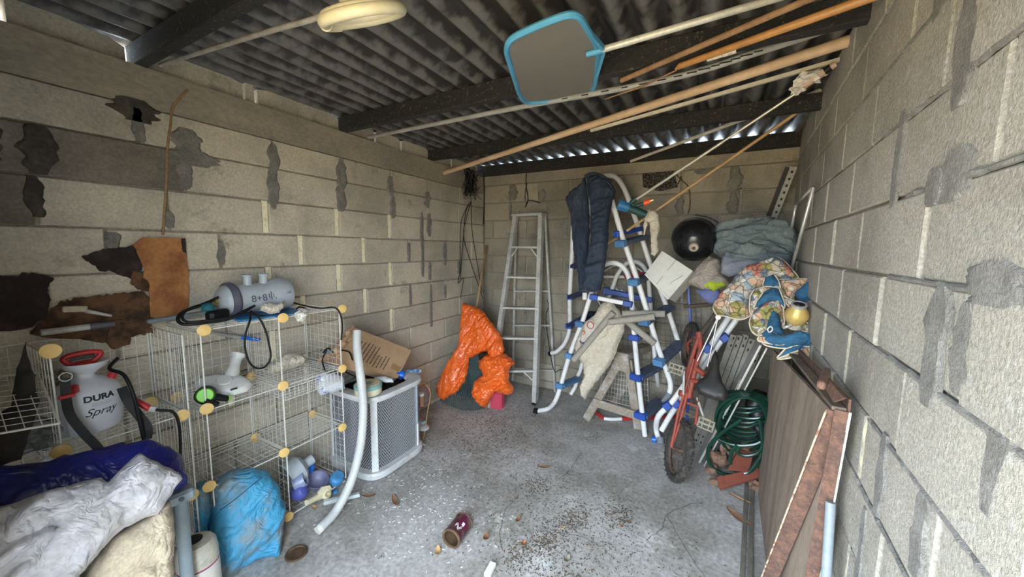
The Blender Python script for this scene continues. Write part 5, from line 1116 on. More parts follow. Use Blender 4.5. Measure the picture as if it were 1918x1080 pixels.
# ------------------------------------------------------------------ jeans
jn = thing('jeans', 'dark blue denim jeans hanging over the top of the tall pool ladder', 'jeans', Y(1100, 545, 2.95))
CJ = lambda l: [(1000+x/3.6, 300+y/3.6) for x, y in l]
nj = (.05, -1, .12); pj_ = Y(1105, 430, 2.93)
puff('left_leg', DENIM, CJ([(215, 270), (240, 222), (320, 150), (345, 112), (360, 160), (372, 250), (372, 330), (378, 480), (366, 620), (352, 880), (303, 893), (298, 760), (270, 620), (250, 430), (240, 340)]), pj_, nj, jn, front=.06, back=.05, cell=.010, amp=.045, fr=9, ang=1.45, an=.45, wid=.05, seed=81, jag=.003)
puff('right_leg', DENIM, CJ([(350, 112), (400, 98), (470, 120), (525, 160), (555, 210), (530, 290), (510, 400), (500, 560), (480, 740), (445, 890), (322, 890), (345, 700), (385, 560), (383, 330), (372, 240)]), pj_+V((0, -.03, 0)), nj, jn, front=.07, back=.05, cell=.010, amp=.05, fr=9, ang=.3, an=.5, wid=.055, seed=83, jag=.003)
for pts in ([(430, 165), (470, 178), (520, 180)], [(352, 120), (358, 180), (366, 240), (372, 300)], [(305, 884), (340, 878), (380, 884), (443, 880)], [(470, 130), (510, 160), (540, 200)]):
    M().tube([PP(u, v, pj_+V((0, -.082, 0)), nj) for u, v in CJ(pts)], .0022, 4, 3).build('seam', mat('denim_seam', (.09, .11, .15), .9), jn)
M().tube([PP(u, v, pj_+V((0, -.03, 0)), nj) for u, v in CJ([(345, 112), (375, 95), (410, 92), (470, 112), (520, 150)])], .014, 6, 3).build('waistband', DENIM, jn, smooth=True)
lat('rivet', ALUB, [(.006, 0), (.004, .003), (0, .003)], PP(*CJ([(372, 268)])[0], pj_+V((0, -.06, 0)), nj), (0, -1, 0), jn, n=8)
# ------------------------------------------------------------------ sawhorse
sh = thing('sawhorse', 'worn wooden sawhorse with flaking white paint', 'sawhorse', P(1150, 790, z=0))
SB = lambda l: [(1000+x/3.857, 560+y/3.857) for x, y in l]
t0 = Y(1170, 672, 3.27); hx = V((.93, -.22, 0)).normalized(); hy = V((.30, .95, 0)).normalized()
M().bar(t0+V((0, 0, .035))-hy*.05, t0+V((0, 0, .035))+hy*.55, .11, .06, (0, 0, 1), .006).build('top_beam', SAWW, sh)
fL, fR = P(1098, 785, z=0), P(1196, 803, z=0)
m1 = M().bar(fL, t0-hx*.03+V((0, 0, .0)), .03, .075, hx, .004).build('leg', SAWW, sh); M().bar(fR, t0+hx*.03, .03, .075, hx, .004).build('leg', SAWW, sh)
for f_, s_ in ((fL, -1), (fR, 1)): M().bar(f_+hy*.5, t0+hx*.03*s_+hy*.5, .03, .075, hx, .004).build('leg', SAWW, sh)
a, b = lerp(fL, t0, .30), lerp(fR, t0, .22); M().bar(a-hy*.03-hx*.03, b-hy*.03+hx*.02, .022, .075, (0, 0, 1), .004).build('cross_brace', SAWW, sh)
M().poly([p-hy*.035 for p in (t0+hx*-.10+V((0, 0, -.10)), t0+hx*.085+V((0, 0, -.10)), t0+hx*.055+V((0, 0, .04)), t0-hx*.055+V((0, 0, .04)))], .02, -hy).build('gusset_plate', SAWW, sh)
# ------------------------------------------------------------------ canvas bag and foam tubes
bgc = thing('canvas_bag', 'dirty cream canvas bag draped over the sawhorse end', 'bag', Y(1100, 740, 3.05))
puff('canvas_body', CANVAS, SB([(440, 115), (470, 70), (500, 25), (560, 12), (600, 65), (650, 125), (658, 220), (610, 330), (580, 420), (540, 490), (480, 560), (420, 640), (370, 725), (345, 700), (335, 635), (370, 550), (362, 470), (310, 420), (300, 340), (340, 230), (380, 160)]), Y(1120, 650, 3.06), (-.15, -1, .25), bgc, front=.07, back=.05, cell=.013, amp=.035, fr=7, ang=1.1, an=.3, wid=.06, seed=91)
puff('printed_flap', mat('printed_canvas', (.66, .62, .56), .85, (.55, .50, .43), 10), SB([(330, 330), (345, 230), (375, 170), (410, 135), (455, 180), (440, 240), (400, 300), (360, 340)]), Y(1100, 620, 3.03), (-.15, -1, .2), bgc, front=.03, back=.02, cell=.012, amp=.012, fr=14, ang=1, seed=92)
m = M(); c_ = PP(*SB([(408, 188)])[0], Y(1100, 620, 2.985), (-.15, -1, .2)); m.tube([c_+V((.028*math.cos(a), -.002, .030*math.sin(a))) for a in [i*PI/8 for i in range(16)]], .0035, 5, closed=True); m.build('red_ring_print', mat('red_print', (.6, .06, .04), .7), bgc)
M().tube([PP(u, v, Y(1100, 620, 2.985), (-.15, -1, .2)) for u, v in SB([(345, 235), (362, 228), (368, 245), (355, 260)])], .004, 5, 3).build('orange_print', mat('orange_print', (.75, .16, .03), .7), bgc)
M().tube([PP(u, v, Y(1100, 620, 2.985), (-.15, -1, .2)) for u, v in SB([(330, 300), (345, 318), (365, 312)])], .005, 5, 3).build('navy_print', mat('navy_print', (.05, .06, .2), .7), bgc)
for i, (a, b, ya, yb, lab) in enumerate((((285, 440), (575, 95), 2.97, 3.02, 'long beige foam tube slanting across the canvas bag'), ((540, 165), (872, 125), 2.96, 3.0, 'beige foam tube lying level, the lower of the two above the sawhorse'), ((640, 105), (948, 106), 3.04, 3.06, 'beige foam tube lying level, the upper of the two above the sawhorse'), ((665, 155), (872, 322), 3.08, 3.04, 'beige foam tube pointing down to the right above the sawhorse'))):
    a, b = SB([a, b]); o = M().tube([Y(*a, ya), Y(*b, yb)], .027, 14).build('foam_tube', FOAM, None, lab, 'tube', 'foam tubes on the canvas bag', smooth=True); smooth_auto(o)
# ------------------------------------------------------------------ wire cart parts behind
ct = thing('folding_wire_cart', 'folded wire shopping cart with red and white tube behind the sawhorse', 'cart', P(1180, 784, z=0))
rpts = [(1111, 766), (1127, 780), (1137, 784), (1163, 784)]
cp_ = [P(1108, 762, z=.02), P(1126, 780, z=.02), P(1138, 784, z=.02), P(1164, 784, z=.02), P(1270, 779, z=.02)]
cpt = catmull(cp_, 6); REDT = mat('red_tube', (.50, .03, .03), .4, var=.1)
for i0, i1, m_ in ((0, 9, REDT), (9, 18, WHITEP), (18, 24, REDT)): smooth_auto(M().tube(cpt[i0:i1+1], .016, 10).build('base_tube', m_, ct, smooth=True))
def grid_quad(name, A, Bq, Cq, Dq, nu, nv, r, m_, t):
    m = M(); 
    for i in range(nu+1): m.tube([lerp(A, Bq, i/nu), lerp(Dq, Cq, i/nu)], r*(1.8 if i in (0, nu) else 1), 4)
    for j in range(nv+1): m.tube([lerp(A, Dq, j/nv), lerp(Bq, Cq, j/nv)], r*(1.8 if j in (0, nv) else 1), 4)
    return m.build(name, m_, t)
CARTW = mat('dark_cart_wire', (.12, .12, .11), .6, var=.2)
grid_quad('wire_side', P(1122, 745, z=.05), P(1215, 770, z=.05), Y(1212, 690, 3.50), Y(1130, 680, 3.50), 16, 8, .002, WHITEW, ct)
grid_quad('wire_back', Y(1132, 500, 3.62), Y(1310, 520, 3.62), Y(1318, 730, 3.66), Y(1135, 700, 3.66), 20, 20, .0018, CARTW, ct)
smooth_auto(M().tube([Y(1124, 518, 3.60), Y(1172, 518, 3.60)], .014, 8).build('handle_tube', WHITEP, ct)); smooth_auto(M().tube([Y(1170, 518, 3.60), Y(1214, 510, 3.58)], .016, 8).build('handle_grip', REDT, ct))
wcn = thing('spoked_wheel', 'pale spoked bicycle wheel standing against the back wall behind the pool ladders', 'wheel', Y(1165, 545, 3.6))
c_ = Y(1166, 545, 3.6); m = M(); RW_ = .26
m.tube([c_+V((RW_*math.cos(a), .0, RW_*math.sin(a))) for a in [i*PI/24 for i in range(48)]], .009, 8, closed=True); m.build('rim', ALUB, wcn, smooth=True)
m = M()
for i in range(28):
    a = i*2*PI/28; m.tube([c_+V((.02*math.cos(a+1.2), .01*(-1)**i, .02*math.sin(a+1.2))), c_+V((RW_*math.cos(a), 0, RW_*math.sin(a)))], .0014, 3)
m.build('spokes', ALUB, wcn); lat('hub', ALU, [(0, -.04), (.02, -.04), (.014, -.02), (.014, .02), (.02, .04), (0, .04)], c_, (0, 1, 0), wcn, n=14)
# blue metal frame behind the bowl
bf = thing('blue_metal_frame', 'blue steel frame standing at the back behind the bicycle', 'frame', P(1290, 745, z=0))
M().bar(Y(1289, 530, 3.45), Y(1296, 650, 3.45), .02, .06, (0, -1, 0), .003).build('upright', BLUEP, bf)
bt = P(1300, 760, z=0); b2_ = Y(1296, 650, 3.45); M().bar(b2_, V((b2_.x, b2_.y, 0)), .02, .06, (0, -1, 0), .003).build('lower_upright', BLUEP, bf)
M().bar(Y(1280, 574, 3.42), Y(1392, 566, 3.45), .03, .03, (0, 0, 1), .004).build('cross_rail', mat('brown_rail', (.10, .07, .05), .8, var=.3), bf)
# white moulded block and black bowl
wb_ = thing('white_plastic_block', 'square white plastic tub standing on one corner below the black bowl', 'tub', Y(1253, 559, 3.1))
CB = lambda l: [(1180+x/3.484, 350+y/3.484) for x, y in l]
c4 = [Y(*p, y_) for p, y_ in zip(CB([(105, 565), (212, 420), (412, 550), (255, 732)]), (3.10, 3.14, 3.06, 3.00))]
nb2 = (c4[1]-c4[0]).cross(c4[3]-c4[0]).normalized(); nb2 = nb2 if nb2.y < 0 else -nb2
m = M(); k0_ = [c4[0]-nb2*.15+V((0, 0, .05))]
m = M(); bk4 = [sum(c4, V())/4+(p-sum(c4, V())/4)*.9-nb2*.20 for p in c4]; m.add(c4+bk4, [(0, 1, 2, 3), (7, 6, 5, 4)]+[(i, i+4, (i+1) % 4+4, (i+1) % 4) for i in range(4)]); m.build('tub_body', POLY, wb_)
cen = sum(c4, V())/4
M().poly([cen+(p-cen)*1.0+nb2*.001 for p in c4], .012, nb2).build('lid', POLY, wb_)
M().bar(lerp(c4[1], c4[2], .47)+nb2*.014, lerp(c4[0], c4[3], .47)+nb2*.014, .006, .003, nb2).build('moulded_rib', mat('groove_grey', (.45, .44, .40), .6, var=0), wb_)
M().tube([PP(*p, cen+nb2*.013, nb2) for p in CB([(235, 672), (240, 655), (262, 630), (300, 605), (345, 578)])], .003, 5, 3).build('moulded_curve', mat('groove_grey', (.45, .44, .40), .6, var=0), wb_)
M().bar(c4[0]+nb2*.006-(c4[1]-c4[0])*.02, c4[3]+nb2*.006, .02, .02, nb2, .003).build('rim_edge', POLY, wb_)
bw = thing('black_bowl', 'large glossy black bowl with a round pale hub, leaning at the back', 'bowl', Y(1300, 490, 3.15))
bc = Y(1300, 455, 3.20); dv2 = (CAM-bc).normalized(); axb = (dv2+V((.0, 0, -.42))).normalized()
lat('bowl', BLACKG, [(0, .075), (.03, .078), (.06, .074), (.085, .062), (.13, .03), (.155, -.005), (.163, -.06), (.163, -.10), (.170, -.10), (.170, -.115), (.150, -.115), (.145, -.06), (0, -.03)], bc, axb, bw, n=44)
lat('inner_ring', mat('black_gloss_2', (.02, .02, .023), .18, var=.05), [(.098, .052), (.100, .060), (.106, .056), (.104, .048)], bc, axb, bw, n=40)
lat('hub', mat('beige_hub', (.50, .42, .33), .6, (.35, .28, .2), 20), [(0, .10), (.012, .10), (.03, .096), (.036, .088), (.036, .07), (0, .07)], bc, axb, bw, n=24)
lat('hub_bolt', RIM, [(0, .108), (.012, .106), (.014, .099), (0, .099)], bc, axb, bw, n=10)
# cloth pile at the back right
cp = Y(1410, 465, 3.22)
tp_ = thing('grey_teal_tarp', 'bundled grey green cloth cover piled beside the black bowl', 'cloth', Y(1410, 520, 3.2))
puff('folded_cover', TARPG, CB([(545, 290), (570, 272), (640, 250), (700, 225), (800, 232), (900, 208), (960, 222), (1030, 250), (1085, 300), (1092, 380), (1070, 450), (1050, 520), (960, 570), (850, 590), (720, 585), (610, 570), (590, 520), (600, 460), (545, 430), (560, 350)]), cp, (-.2, -1, .5), tp_, front=.10, back=.14, cell=.012, amp=.10, fr=7, ang=.12, an=.3, wid=.08, seed=101)
puff('lower_fold', mat('lavender_grey_cloth', (.27, .29, .34), .85, (.20, .22, .27), 6, bump=.25), CB([(590, 560), (600, 470), (625, 420), (700, 450), (800, 470), (900, 455), (960, 470), (860, 520), (790, 560), (720, 580), (640, 590)]), cp+V((-.01, -.10, 0)), (-.2, -1, .4), tp_, front=.06, back=.04, cell=.012, amp=.04, fr=8, ang=.1, an=.3, seed=103)
puff('beige_cloth', BEIGEC, CB([(372, 625), (410, 560), (450, 510), (490, 470), (530, 452), (580, 475), (600, 570), (640, 600), (660, 640), (600, 665), (540, 680), (480, 680), (430, 650)]), Y(1325, 520, 3.10), (-.2, -1, .3), None, 'crumpled beige cloth between the black bowl and the cushions', 'cloth', front=.08, back=.06, cell=.012, amp=.04, fr=9, ang=.9, an=.4, seed=105)
puff('lime_cloth', LIME, CB([(472, 655), (490, 615), (515, 595), (560, 575), (580, 600), (622, 615), (625, 645), (590, 655), (560, 672), (545, 682), (510, 665)]), Y(1338, 530, 3.03), (-.2, -1, .3), None, 'small lime green cloth on the beige cloth', 'cloth', front=.04, back=.03, cell=.009, amp=.02, fr=14, ang=.5, seed=107)
puff('periwinkle_cloth', PERI, CB([(430, 672), (500, 665), (570, 660), (610, 700), (590, 740), (560, 765), (510, 760), (470, 720)]), Y(1335, 555, 3.04), (-.1, -1, .2), None, 'blue violet cloth hanging below the lime green cloth', 'cloth', front=.04, back=.03, cell=.010, amp=.02, fr=12, ang=1.2, seed=109)
# patterned cushions
CC2 = lambda l: [(1300+x/4.154, 420+y/4.154) for x, y in l]
nc = V((-.28, -.85, .45))
def cushion_piece(t, name, m_, l, pt, front=.05, back=.03, amp=.02, fr=9, ang=.6, seed=1, pipe=True, n=nc, cell=.011):
    pp = px(CC2(l), pt, n); o = puff_m(pp, n, front, back, cell, amp, fr, ang, .35, .045, seed, .002).build(name, m_, t, smooth=True)
    if pipe:
        c = catmull(pp, 3, True); M().tube(c, .0048, 6, closed=True).build('cream_piping', PIPING, o if False else t, smooth=True)
cs1 = thing('patterned_cushion', 'large seat cushion printed with beige, pink and blue shells, cream piped edge', 'cushion', Y(1400, 590, 2.75))
pc = Y(1420, 545, 2.72)
cushion_piece(cs1, 'printed_cover', PRINT, [(150, 640), (200, 560), (290, 460), (340, 395), (430, 330), (540, 290), (640, 258), (700, 285), (750, 340), (810, 415), (740, 440), (650, 440), (560, 470), (500, 500), (450, 540), (430, 600), (440, 690), (420, 720), (370, 740), (320, 735), (240, 712), (180, 705)], pc, .07, .06, .03, 7, .7, 111, cell=.013)
cs2 = thing('patterned_cushion', 'patterned cushion folded so that its blue lining shows, against the right wall', 'cushion', Y(1490, 600, 2.55))
p2_ = Y(1470, 560, 2.58)
cushion_piece(cs2, 'printed_fold', PRINT, [(655, 435), (760, 425), (880, 422), (892, 438), (780, 540), (770, 600), (720, 570), (680, 500)], p2_+V((0, .05, 0)), .04, .03, .02, 9, .3, 113)
cushion_piece(cs2, 'blue_lining', BLUEC, [(778, 540), (890, 440), (962, 470), (960, 510), (900, 605), (820, 598)], p2_+V((0, .03, 0)), .04, .03, .025, 9, 1, 114, False)
cushion_piece(cs2, 'printed_band', PRINT, [(690, 555), (760, 590), (860, 612), (960, 622), (985, 590), (975, 555), (935, 535), (985, 545), (1003, 600), (985, 650), (940, 672), (860, 668), (780, 660), (720, 620)], p2_, .025, .02, .01, 9, .2, 115)
cushion_piece(cs2, 'blue_lining', BLUEC, [(540, 478), (555, 415), (620, 392), (655, 440), (672, 495), (640, 480), (600, 492)], p2_+V((0, 0, 0)), .03, .03, .02, 9, .8, 116)
cushion_piece(cs2, 'blue_lining', BLUEC, [(468, 650), (500, 590), (540, 530), (610, 495), (660, 500), (690, 580), (705, 650), (650, 600), (590, 600), (520, 640)], p2_+V((-.01, -.03, 0)), .045, .03, .03, 8, .9, 117)
cushion_piece(cs2, 'printed_fold', PRINT, [(432, 640), (440, 560), (470, 510), (560, 484), (620, 492), (560, 515), (510, 570), (478, 640), (470, 690), (440, 695)], p2_+V((-.01, -.01, 0)), .035, .02, .015, 9, .9, 118)
cs3 = thing('patterned_cushion', 'lowest patterned cushion, crumpled with its blue lining out, hanging over the plywood', 'cushion', Y(1480, 660, 2.45))
p3_ = Y(1475, 620, 2.44)
cushion_piece(cs3, 'printed_fold', PRINT, [(432, 760), (455, 700), (500, 645), (600, 598), (680, 592), (692, 640), (700, 780), (640, 800), (600, 850), (500, 865), (450, 830)], p3_+V((0, .04, 0)), .05, .03, .025, 9, 1.1, 121)
cushion_piece(cs3, 'blue_lining', BLUEC, [(565, 810), (575, 740), (600, 680), (640, 662), (668, 720), (680, 800), (700, 850), (640, 880), (590, 860)], p3_+V((0, .0, 0)), .04, .03, .03, 9, 1.3, 122, False)
cushion_piece(cs3, 'blue_lining', BLUEC, [(520, 862), (560, 828), (700, 870), (830, 832), (900, 850), (935, 900), (938, 950), (800, 940), (720, 962), (620, 955), (540, 930)], p3_+V((-.01, -.03, 0)), .05, .03, .035, 9, .25, 123)
cushion_piece(cs3, 'printed_band', PRINT, [(500, 905), (505, 875), (540, 862), (620, 890), (730, 912), (680, 935), (580, 925)], p3_+V((-.01, -.06, 0)), .02, .015, .01, 9, .2, 124)
cushion_piece(cs3, 'blue_lining', BLUEC, [(645, 1045), (680, 1000), (730, 955), (820, 935), (915, 915), (935, 935), (860, 960), (760, 1000)], p3_+V((0, -.02, 0)), .03, .02, .02, 9, .5, 125)
cushion_piece(cs3, 'printed_fold', PRINT, [(650, 1048), (760, 1000), (850, 958), (940, 930), (955, 975), (935, 1030), (880, 1042), (820, 1000), (760, 1035)], p3_+V((0, -.01, 0)), .03, .02, .02, 9, .4, 126)
cushion_piece(cs3, 'blue_lining', BLUEC, [(850, 700), (920, 720), (965, 790), (990, 850), (992, 920), (960, 915), (910, 850), (870, 770)], p3_+V((0, .06, 0)), .04, .03, .03, 9, 1.2, 127, False)
cushion_piece(cs3, 'printed_fold', PRINT, [(790, 745), (850, 730), (900, 800), (972, 880), (965, 918), (920, 880), (860, 830), (800, 790)], p3_+V((0, .02, 0)), .03, .02, .015, 9, .9, 128)
tubeobj('white_cord', PIPING, [Y(1519, 640, 2.38), Y(1532, 655, 2.38), Y(1540, 672, 2.36)], .005, cs3, sm=3)
gl = thing('gold_lamp_bulb', 'gold floodlight bulb with a dark screw socket lying on the cushions', 'lamp', Y(1493, 590, 2.4))
gc = Y(1492, 590, 2.38); ga = (Y(1499, 562, 2.34)-gc).normalized()
GOLD = mat('gold_reflector', (.72, .50, .17), .35, metal=.3, var=.08)
lat('reflector', GOLD, [(0, -.045), (.035, -.045), (.046, -.03), (.054, .0), (.050, .02), (.034, .045), (.030, .055), (0, .055)], gc, ga, gl, n=28)
lat('socket_rim', ALUB, [(.030, .052), (.034, .056), (.034, .07), (.026, .072), (.026, .056)], gc, ga, gl, n=24)
lat('dark_socket', BLACKG, [(.025, .055), (.025, .068), (.0, .064)], gc, ga, gl, n=20)
lat('clear_base', PLASTC, [(0, 0), (.034, 0), (.034, .03), (0, .03)], gc-ga*.075, ga, gl, n=20)
M().tube([Y(1466, 614, 2.36), Y(1484, 608, 2.36)], .009, 8).build('chrome_stub', ALUB, gl, smooth=True)
tubeobj('clip_ring', ALUB, [Y(1438, 616, 2.36), Y(1444, 611, 2.36), Y(1447, 617, 2.36), (Y(1441, 622, 2.36))], .004, gl, sm=4, closed=True)
# ------------------------------------------------------------------ bicycle
bk = thing('bicycle', 'rusty red child bicycle with a black saddle leaning among the ladders', 'bicycle', P(1262, 897, z=0))
def wheel(t, c, n, R0, knobs=True):
    n = V(n).normalized(); u = V((0, 0, 1)); u = (u-n*u.dot(n)).normalized(); w_ = n.cross(u)
    f_ = lambda a, r, o=0: c+(u*math.cos(a)+w_*math.sin(a))*r+n*o
    w0 = M().tube([f_(i*PI/24, R0-.026) for i in range(48)], .026, 10, closed=True).build('tyre', TYRE, t, smooth=True)
    if knobs:
        m = M()
        for i in range(56):
            a = i*2*PI/56; rd = (u*math.cos(a)+w_*math.sin(a)); td = n.cross(rd)
            for off, r_ in (((-.010, R0-.001), (.010, R0-.001)) if i % 2 else ((-.021, R0-.010), (.021, R0-.010), (0, R0))):
                m.box(c+rd*r_+n*off, (.008, .012, .010), Matrix((rd, td, n)).transposed())
        m.build('tread_knobs', TYRE, w0)
    smooth_auto(M().tube([f_(i*PI/24, R0-.052) for i in range(48)], .011, 8, closed=True).build('rim', RIM, t, smooth=True))
    m = M()
    for i in range(20):
        a = i*PI/10; m.tube([f_(a+.9*(-1)**i, .014, .02*(-1)**(i//2)), f_(a, R0-.06)], .0015, 3)
    m.build('spokes', RIM, t); lat('hub', RIM, [(0, -.045), (.006, -.045), (.006, -.03), (.02, -.028), (.012, -.015), (.012, .015), (.02, .028), (.006, .03), (.006, .045), (0, .045)], c, n, t, n=14)
wc = P(1271, 842, z=.205)
wheel(bk, wc, (-.92, -.32, .22), .21)
wheel(bk, Y(1292, 645, 3.18), (-.95, -.25, .1), .185, False)
tb_ = lambda nm, pts, r, m_=BIKE: smooth_auto(M().tube(pts, r, 10).build(nm, m_, bk, smooth=True))
nW = V((-.92, -.32, .22)).normalized()
hubL, hubR = wc+nW*.05, wc-nW*.055
bbk = Y(1283, 738, 2.80); sj = Y(1312, 700, 2.84); hd1 = Y(1311, 628, 2.98)
tb_('chain_stay', [hubL, Y(1272, 795, 2.72), Y(1288, 735, 2.80)], .010); tb_('seat_stay', [hubL+V((0, .0, .01)), Y(1270, 775, 2.73), Y(1292, 700, 2.84), Y(1300, 672, 2.88)], .0095)
tb_('chain_stay', [Y(1303, 795, 2.66), Y(1306, 770, 2.72), Y(1309, 748, 2.76)], .010)
tb_('top_tube', [Y(1290, 745, 2.79), Y(1300, 700, 2.85), Y(1312, 655, 2.93), hd1], .017); tb_('down_tube', [bbk, Y(1287, 700, 2.86), Y(1302, 650, 2.95), hd1], .015)
tb_('cross_bridge', [Y(1288, 754, 2.76), Y(1309, 762, 2.73)], .009); tb_('cross_bridge', [Y(1284, 773, 2.73), Y(1305, 782, 2.70)], .008, RIM)
tb_('seat_tube', [Y(1295, 712, 2.83), Y(1318, 716, 2.77)], .016); tb_('seat_clamp', [Y(1305, 690, 2.84), Y(1320, 702, 2.80)], .02)
lat('bottom_bracket', BIKE, [(0, -.04), (.022, -.04), (.022, .04), (0, .04)], bbk, nW, bk, n=16)
lat('chainring', RIM, [(.03, -.002), (.062, -.002), (.062, .002), (.03, .002), (.03, -.002)], Y(1304, 741, 2.77), nW, bk, n=28)
tb_('head_tube', [hd1+V((-.01, 0, .03)), hd1-V((-.01, 0, .07))], .022)
tb_('fork', [hd1, Y(1300, 632, 3.05), Y(1288, 642, 3.12), Y(1290, 660, 3.16)], .012); tb_('handlebar_stem', [hd1, Y(1328, 606, 2.98), Y(1345, 582, 2.98)], .019, mat('brown_stem', (.07, .05, .04), .8, var=.3))
tb_('crank', [Y(1280, 738, 2.77), Y(1281, 694, 2.74)], .008, ALU); tb_('crank', [Y(1306, 745, 2.74), Y(1318, 782, 2.66)], .008, ALU)
def pedal(c, d, refl=False):
    d = V(d).normalized(); B = basis(d, (0, .3, 1)); m = M()
    for s_ in (-1, 1):
        m.box(c+B@V((s_*.030, 0, 0)), (.010, .024, .095), B); m.box(c+B@V((0, 0, s_*.044)), (.066, .024, .010), B)
    m.box(c, (.012, .02, .09), B)
    for k in (-.02, .02): m.box(c+B@V((0, 0, k)), (.06, .018, .006), B)
    o = m.build('pedal', mat('dusty_pedal', (.30, .27, .20), .8, var=.3, bump=.3), bk)
    if refl: M().box(c+B@V((.033, -.006, 0)), (.008, .02, .05), B).build('orange_reflector', mat('orange_reflector', (.75, .30, .02), .3, var=0), o)
pedal(Y(1266, 691, 2.72), (1, -.1, -.15)); pedal(Y(1322, 794, 2.62), (1, -.1, -.18), True)
sdl = [(1301, 722), (1309, 712), (1322, 703), (1330, 688), (1333, 668), (1340, 655), (1346, 668), (1348, 695), (1353, 715), (1362, 730), (1364, 742), (1357, 750), (1340, 750), (1322, 743), (1308, 737)]
o = puff('saddle', SADDLE, sdl, Y(1335, 720, 2.66), (-.1, -1, .7), bk, front=.045, back=.04, cell=.010, amp=.0, wid=.02, jag=0)
tb_('seat_post', [Y(1330, 720, 2.70), Y(1316, 706, 2.80)], .012, ALU)
for a_, b_ in (((1345, 593), (1306, 676)), ((1345, 593), (1325, 686))): tb_('support_wire', [Y(*a_, 2.86), Y(*b_, 2.80)], .005, ALUB)
lat('wire_end', ALUB, [(0, -.006), (.016, -.006), (.016, .006), (0, .006)], Y(1345, 594, 2.86), (0, -1, .2), bk, n=12)
# ------------------------------------------------------------------ slotted steel channels
SLOT = mat('slot_shadow_black', (.02, .018, .016), .9, var=0, bump=0)
for i, lab in enumerate(('leftmost grey slotted steel channel, partly behind the bicycle saddle', 'second from left of the grey slotted steel channels', 'third from left of the grey slotted steel channels, set slightly higher', 'fourth from left of the grey slotted steel channels', 'rightmost grey slotted steel channel beside the aluminium panel')):
    tu, tv = 1375+11.5*i, (627, 628, 627, 635, 655)[i]; a = P(1302+10*i, 828+5*i, z=.01); b = Y(tu, tv, 3.04+.02*i)
    th_ = thing('steel_channel', lab, 'steel channel', a, 'slotted steel channels leaning by the bicycle')
    d = (b-a).normalized(); sd_ = (Y(1400, 700, 3.0)-Y(1380, 692, 3.0)).normalized(); sd_ = (sd_-d*sd_.dot(d)).normalized(); nn = sd_.cross(d)
    if nn.y > 0: nn = -nn
    B = Matrix((sd_, nn.cross(sd_)*-1 if False else d, nn)).transposed()
    m = M(); c = (a+b)/2; Ln = (b-a).length
    m.box(c, (.043, Ln, .003), B); m.box(c+sd_*.0205-nn*.010, (.003, Ln, .02), B); m.box(c-sd_*.0205-nn*.010, (.003, Ln, .02), B)
    m.build('web', STEEL, th_); M().box(c+sd_*.019+nn*.0022, (.004, Ln, .0015), B).build('edge_lip', SLOT, th_)
    for t in (.025, .085, Ln-.085, Ln-.025):
        M().box(a+d*t+nn*.0022+sd_*.004*(-1)**i, (.010, .020, .002), B).build('slot_hole', SLOT, th_)
# aluminium framed panel
ap = thing('aluminium_screen', 'thin aluminium framed panel leaning beside the steel channels, seen edge on', 'panel', P(1310, 865, z=0))
a, b = P(1309, 866, z=.012), Y(1424, 646, 2.86); d = (b-a).normalized(); bkv = V((.04, .32, .10)); sx = V((.036, -.005, -.012))
M().bar(a, b, .010, .012, (0, 1, 0), .001).build('edge_rail', ALUB, ap); M().bar(a+sx, b+sx, .010, .012, (0, 1, 0), .001).build('edge_rail', ALUB, ap)
M().poly([a+sx*.3+V((0, .008, 0)), b+sx*.3+V((0, .008, 0)), b+sx*.3+bkv, a+sx*.3+bkv], .012, d.cross(bkv)).build('sheet', ALU, ap)
M().bar(lerp(a, b, .52)+V((-.006, -.002, .016)), lerp(a, b, .72)+V((-.006, -.002, .016)), .003, .024, (0, 1, 0)).build('sticker', mat('sticker_white', (.62, .58, .48), .6, (.25, .23, .2), 120, (.5, .6)), ap)
# ------------------------------------------------------------------ back right corner metal
pa = thing('perforated_angle', 'dark perforated steel angle standing in the back right corner', 'steel angle', Y(1445, 410, 3.5))
a, b = Y(1447, 412, 3.52), Y(1486, 312, 3.44); d = (b-a).normalized(); a2 = a-d*.5
M().bar(a2, b, .05, .003, (0, -1, 0)).build('perforated_flange', mat('galvanised_grey', (.28, .27, .25), .5, metal=.3), pa); M().bar(a2+V((-.035, 0, 0)), b+V((-.035, 0, 0)), .03, .008, (0, -1, 0)).build('dark_flange', mat('dark_steel', (.03, .027, .025), .7), pa)
for i in range(16): M().bar(b-d*(.03+.05*i)+V((.004, -.003, 0)), b-d*(.048+.05*i)+V((.004, -.003, 0)), .014, .003, (0, -1, 0)).build('slot_hole', SLOT, pa)
uf = thing('tube_stand', 'bent aluminium tube frame leaning in the corner behind the cloth pile', 'frame', Y(1480, 500, 2.9))
m = M(); 
for a, b, r in (((1524, 350, 2.50), (1478, 520, 2.85), .009), ((1491, 382, 2.95), (1483, 425, 3.0), .008)): M().tube([Y(*a), Y(*b)], r, 8).build('tube', ALUB, uf, smooth=True)
M().tube([Y(1491, 382, 2.95), Y(1522, 352, 2.51)], .007, 8).build('cross_tube', ALU, uf, smooth=True)
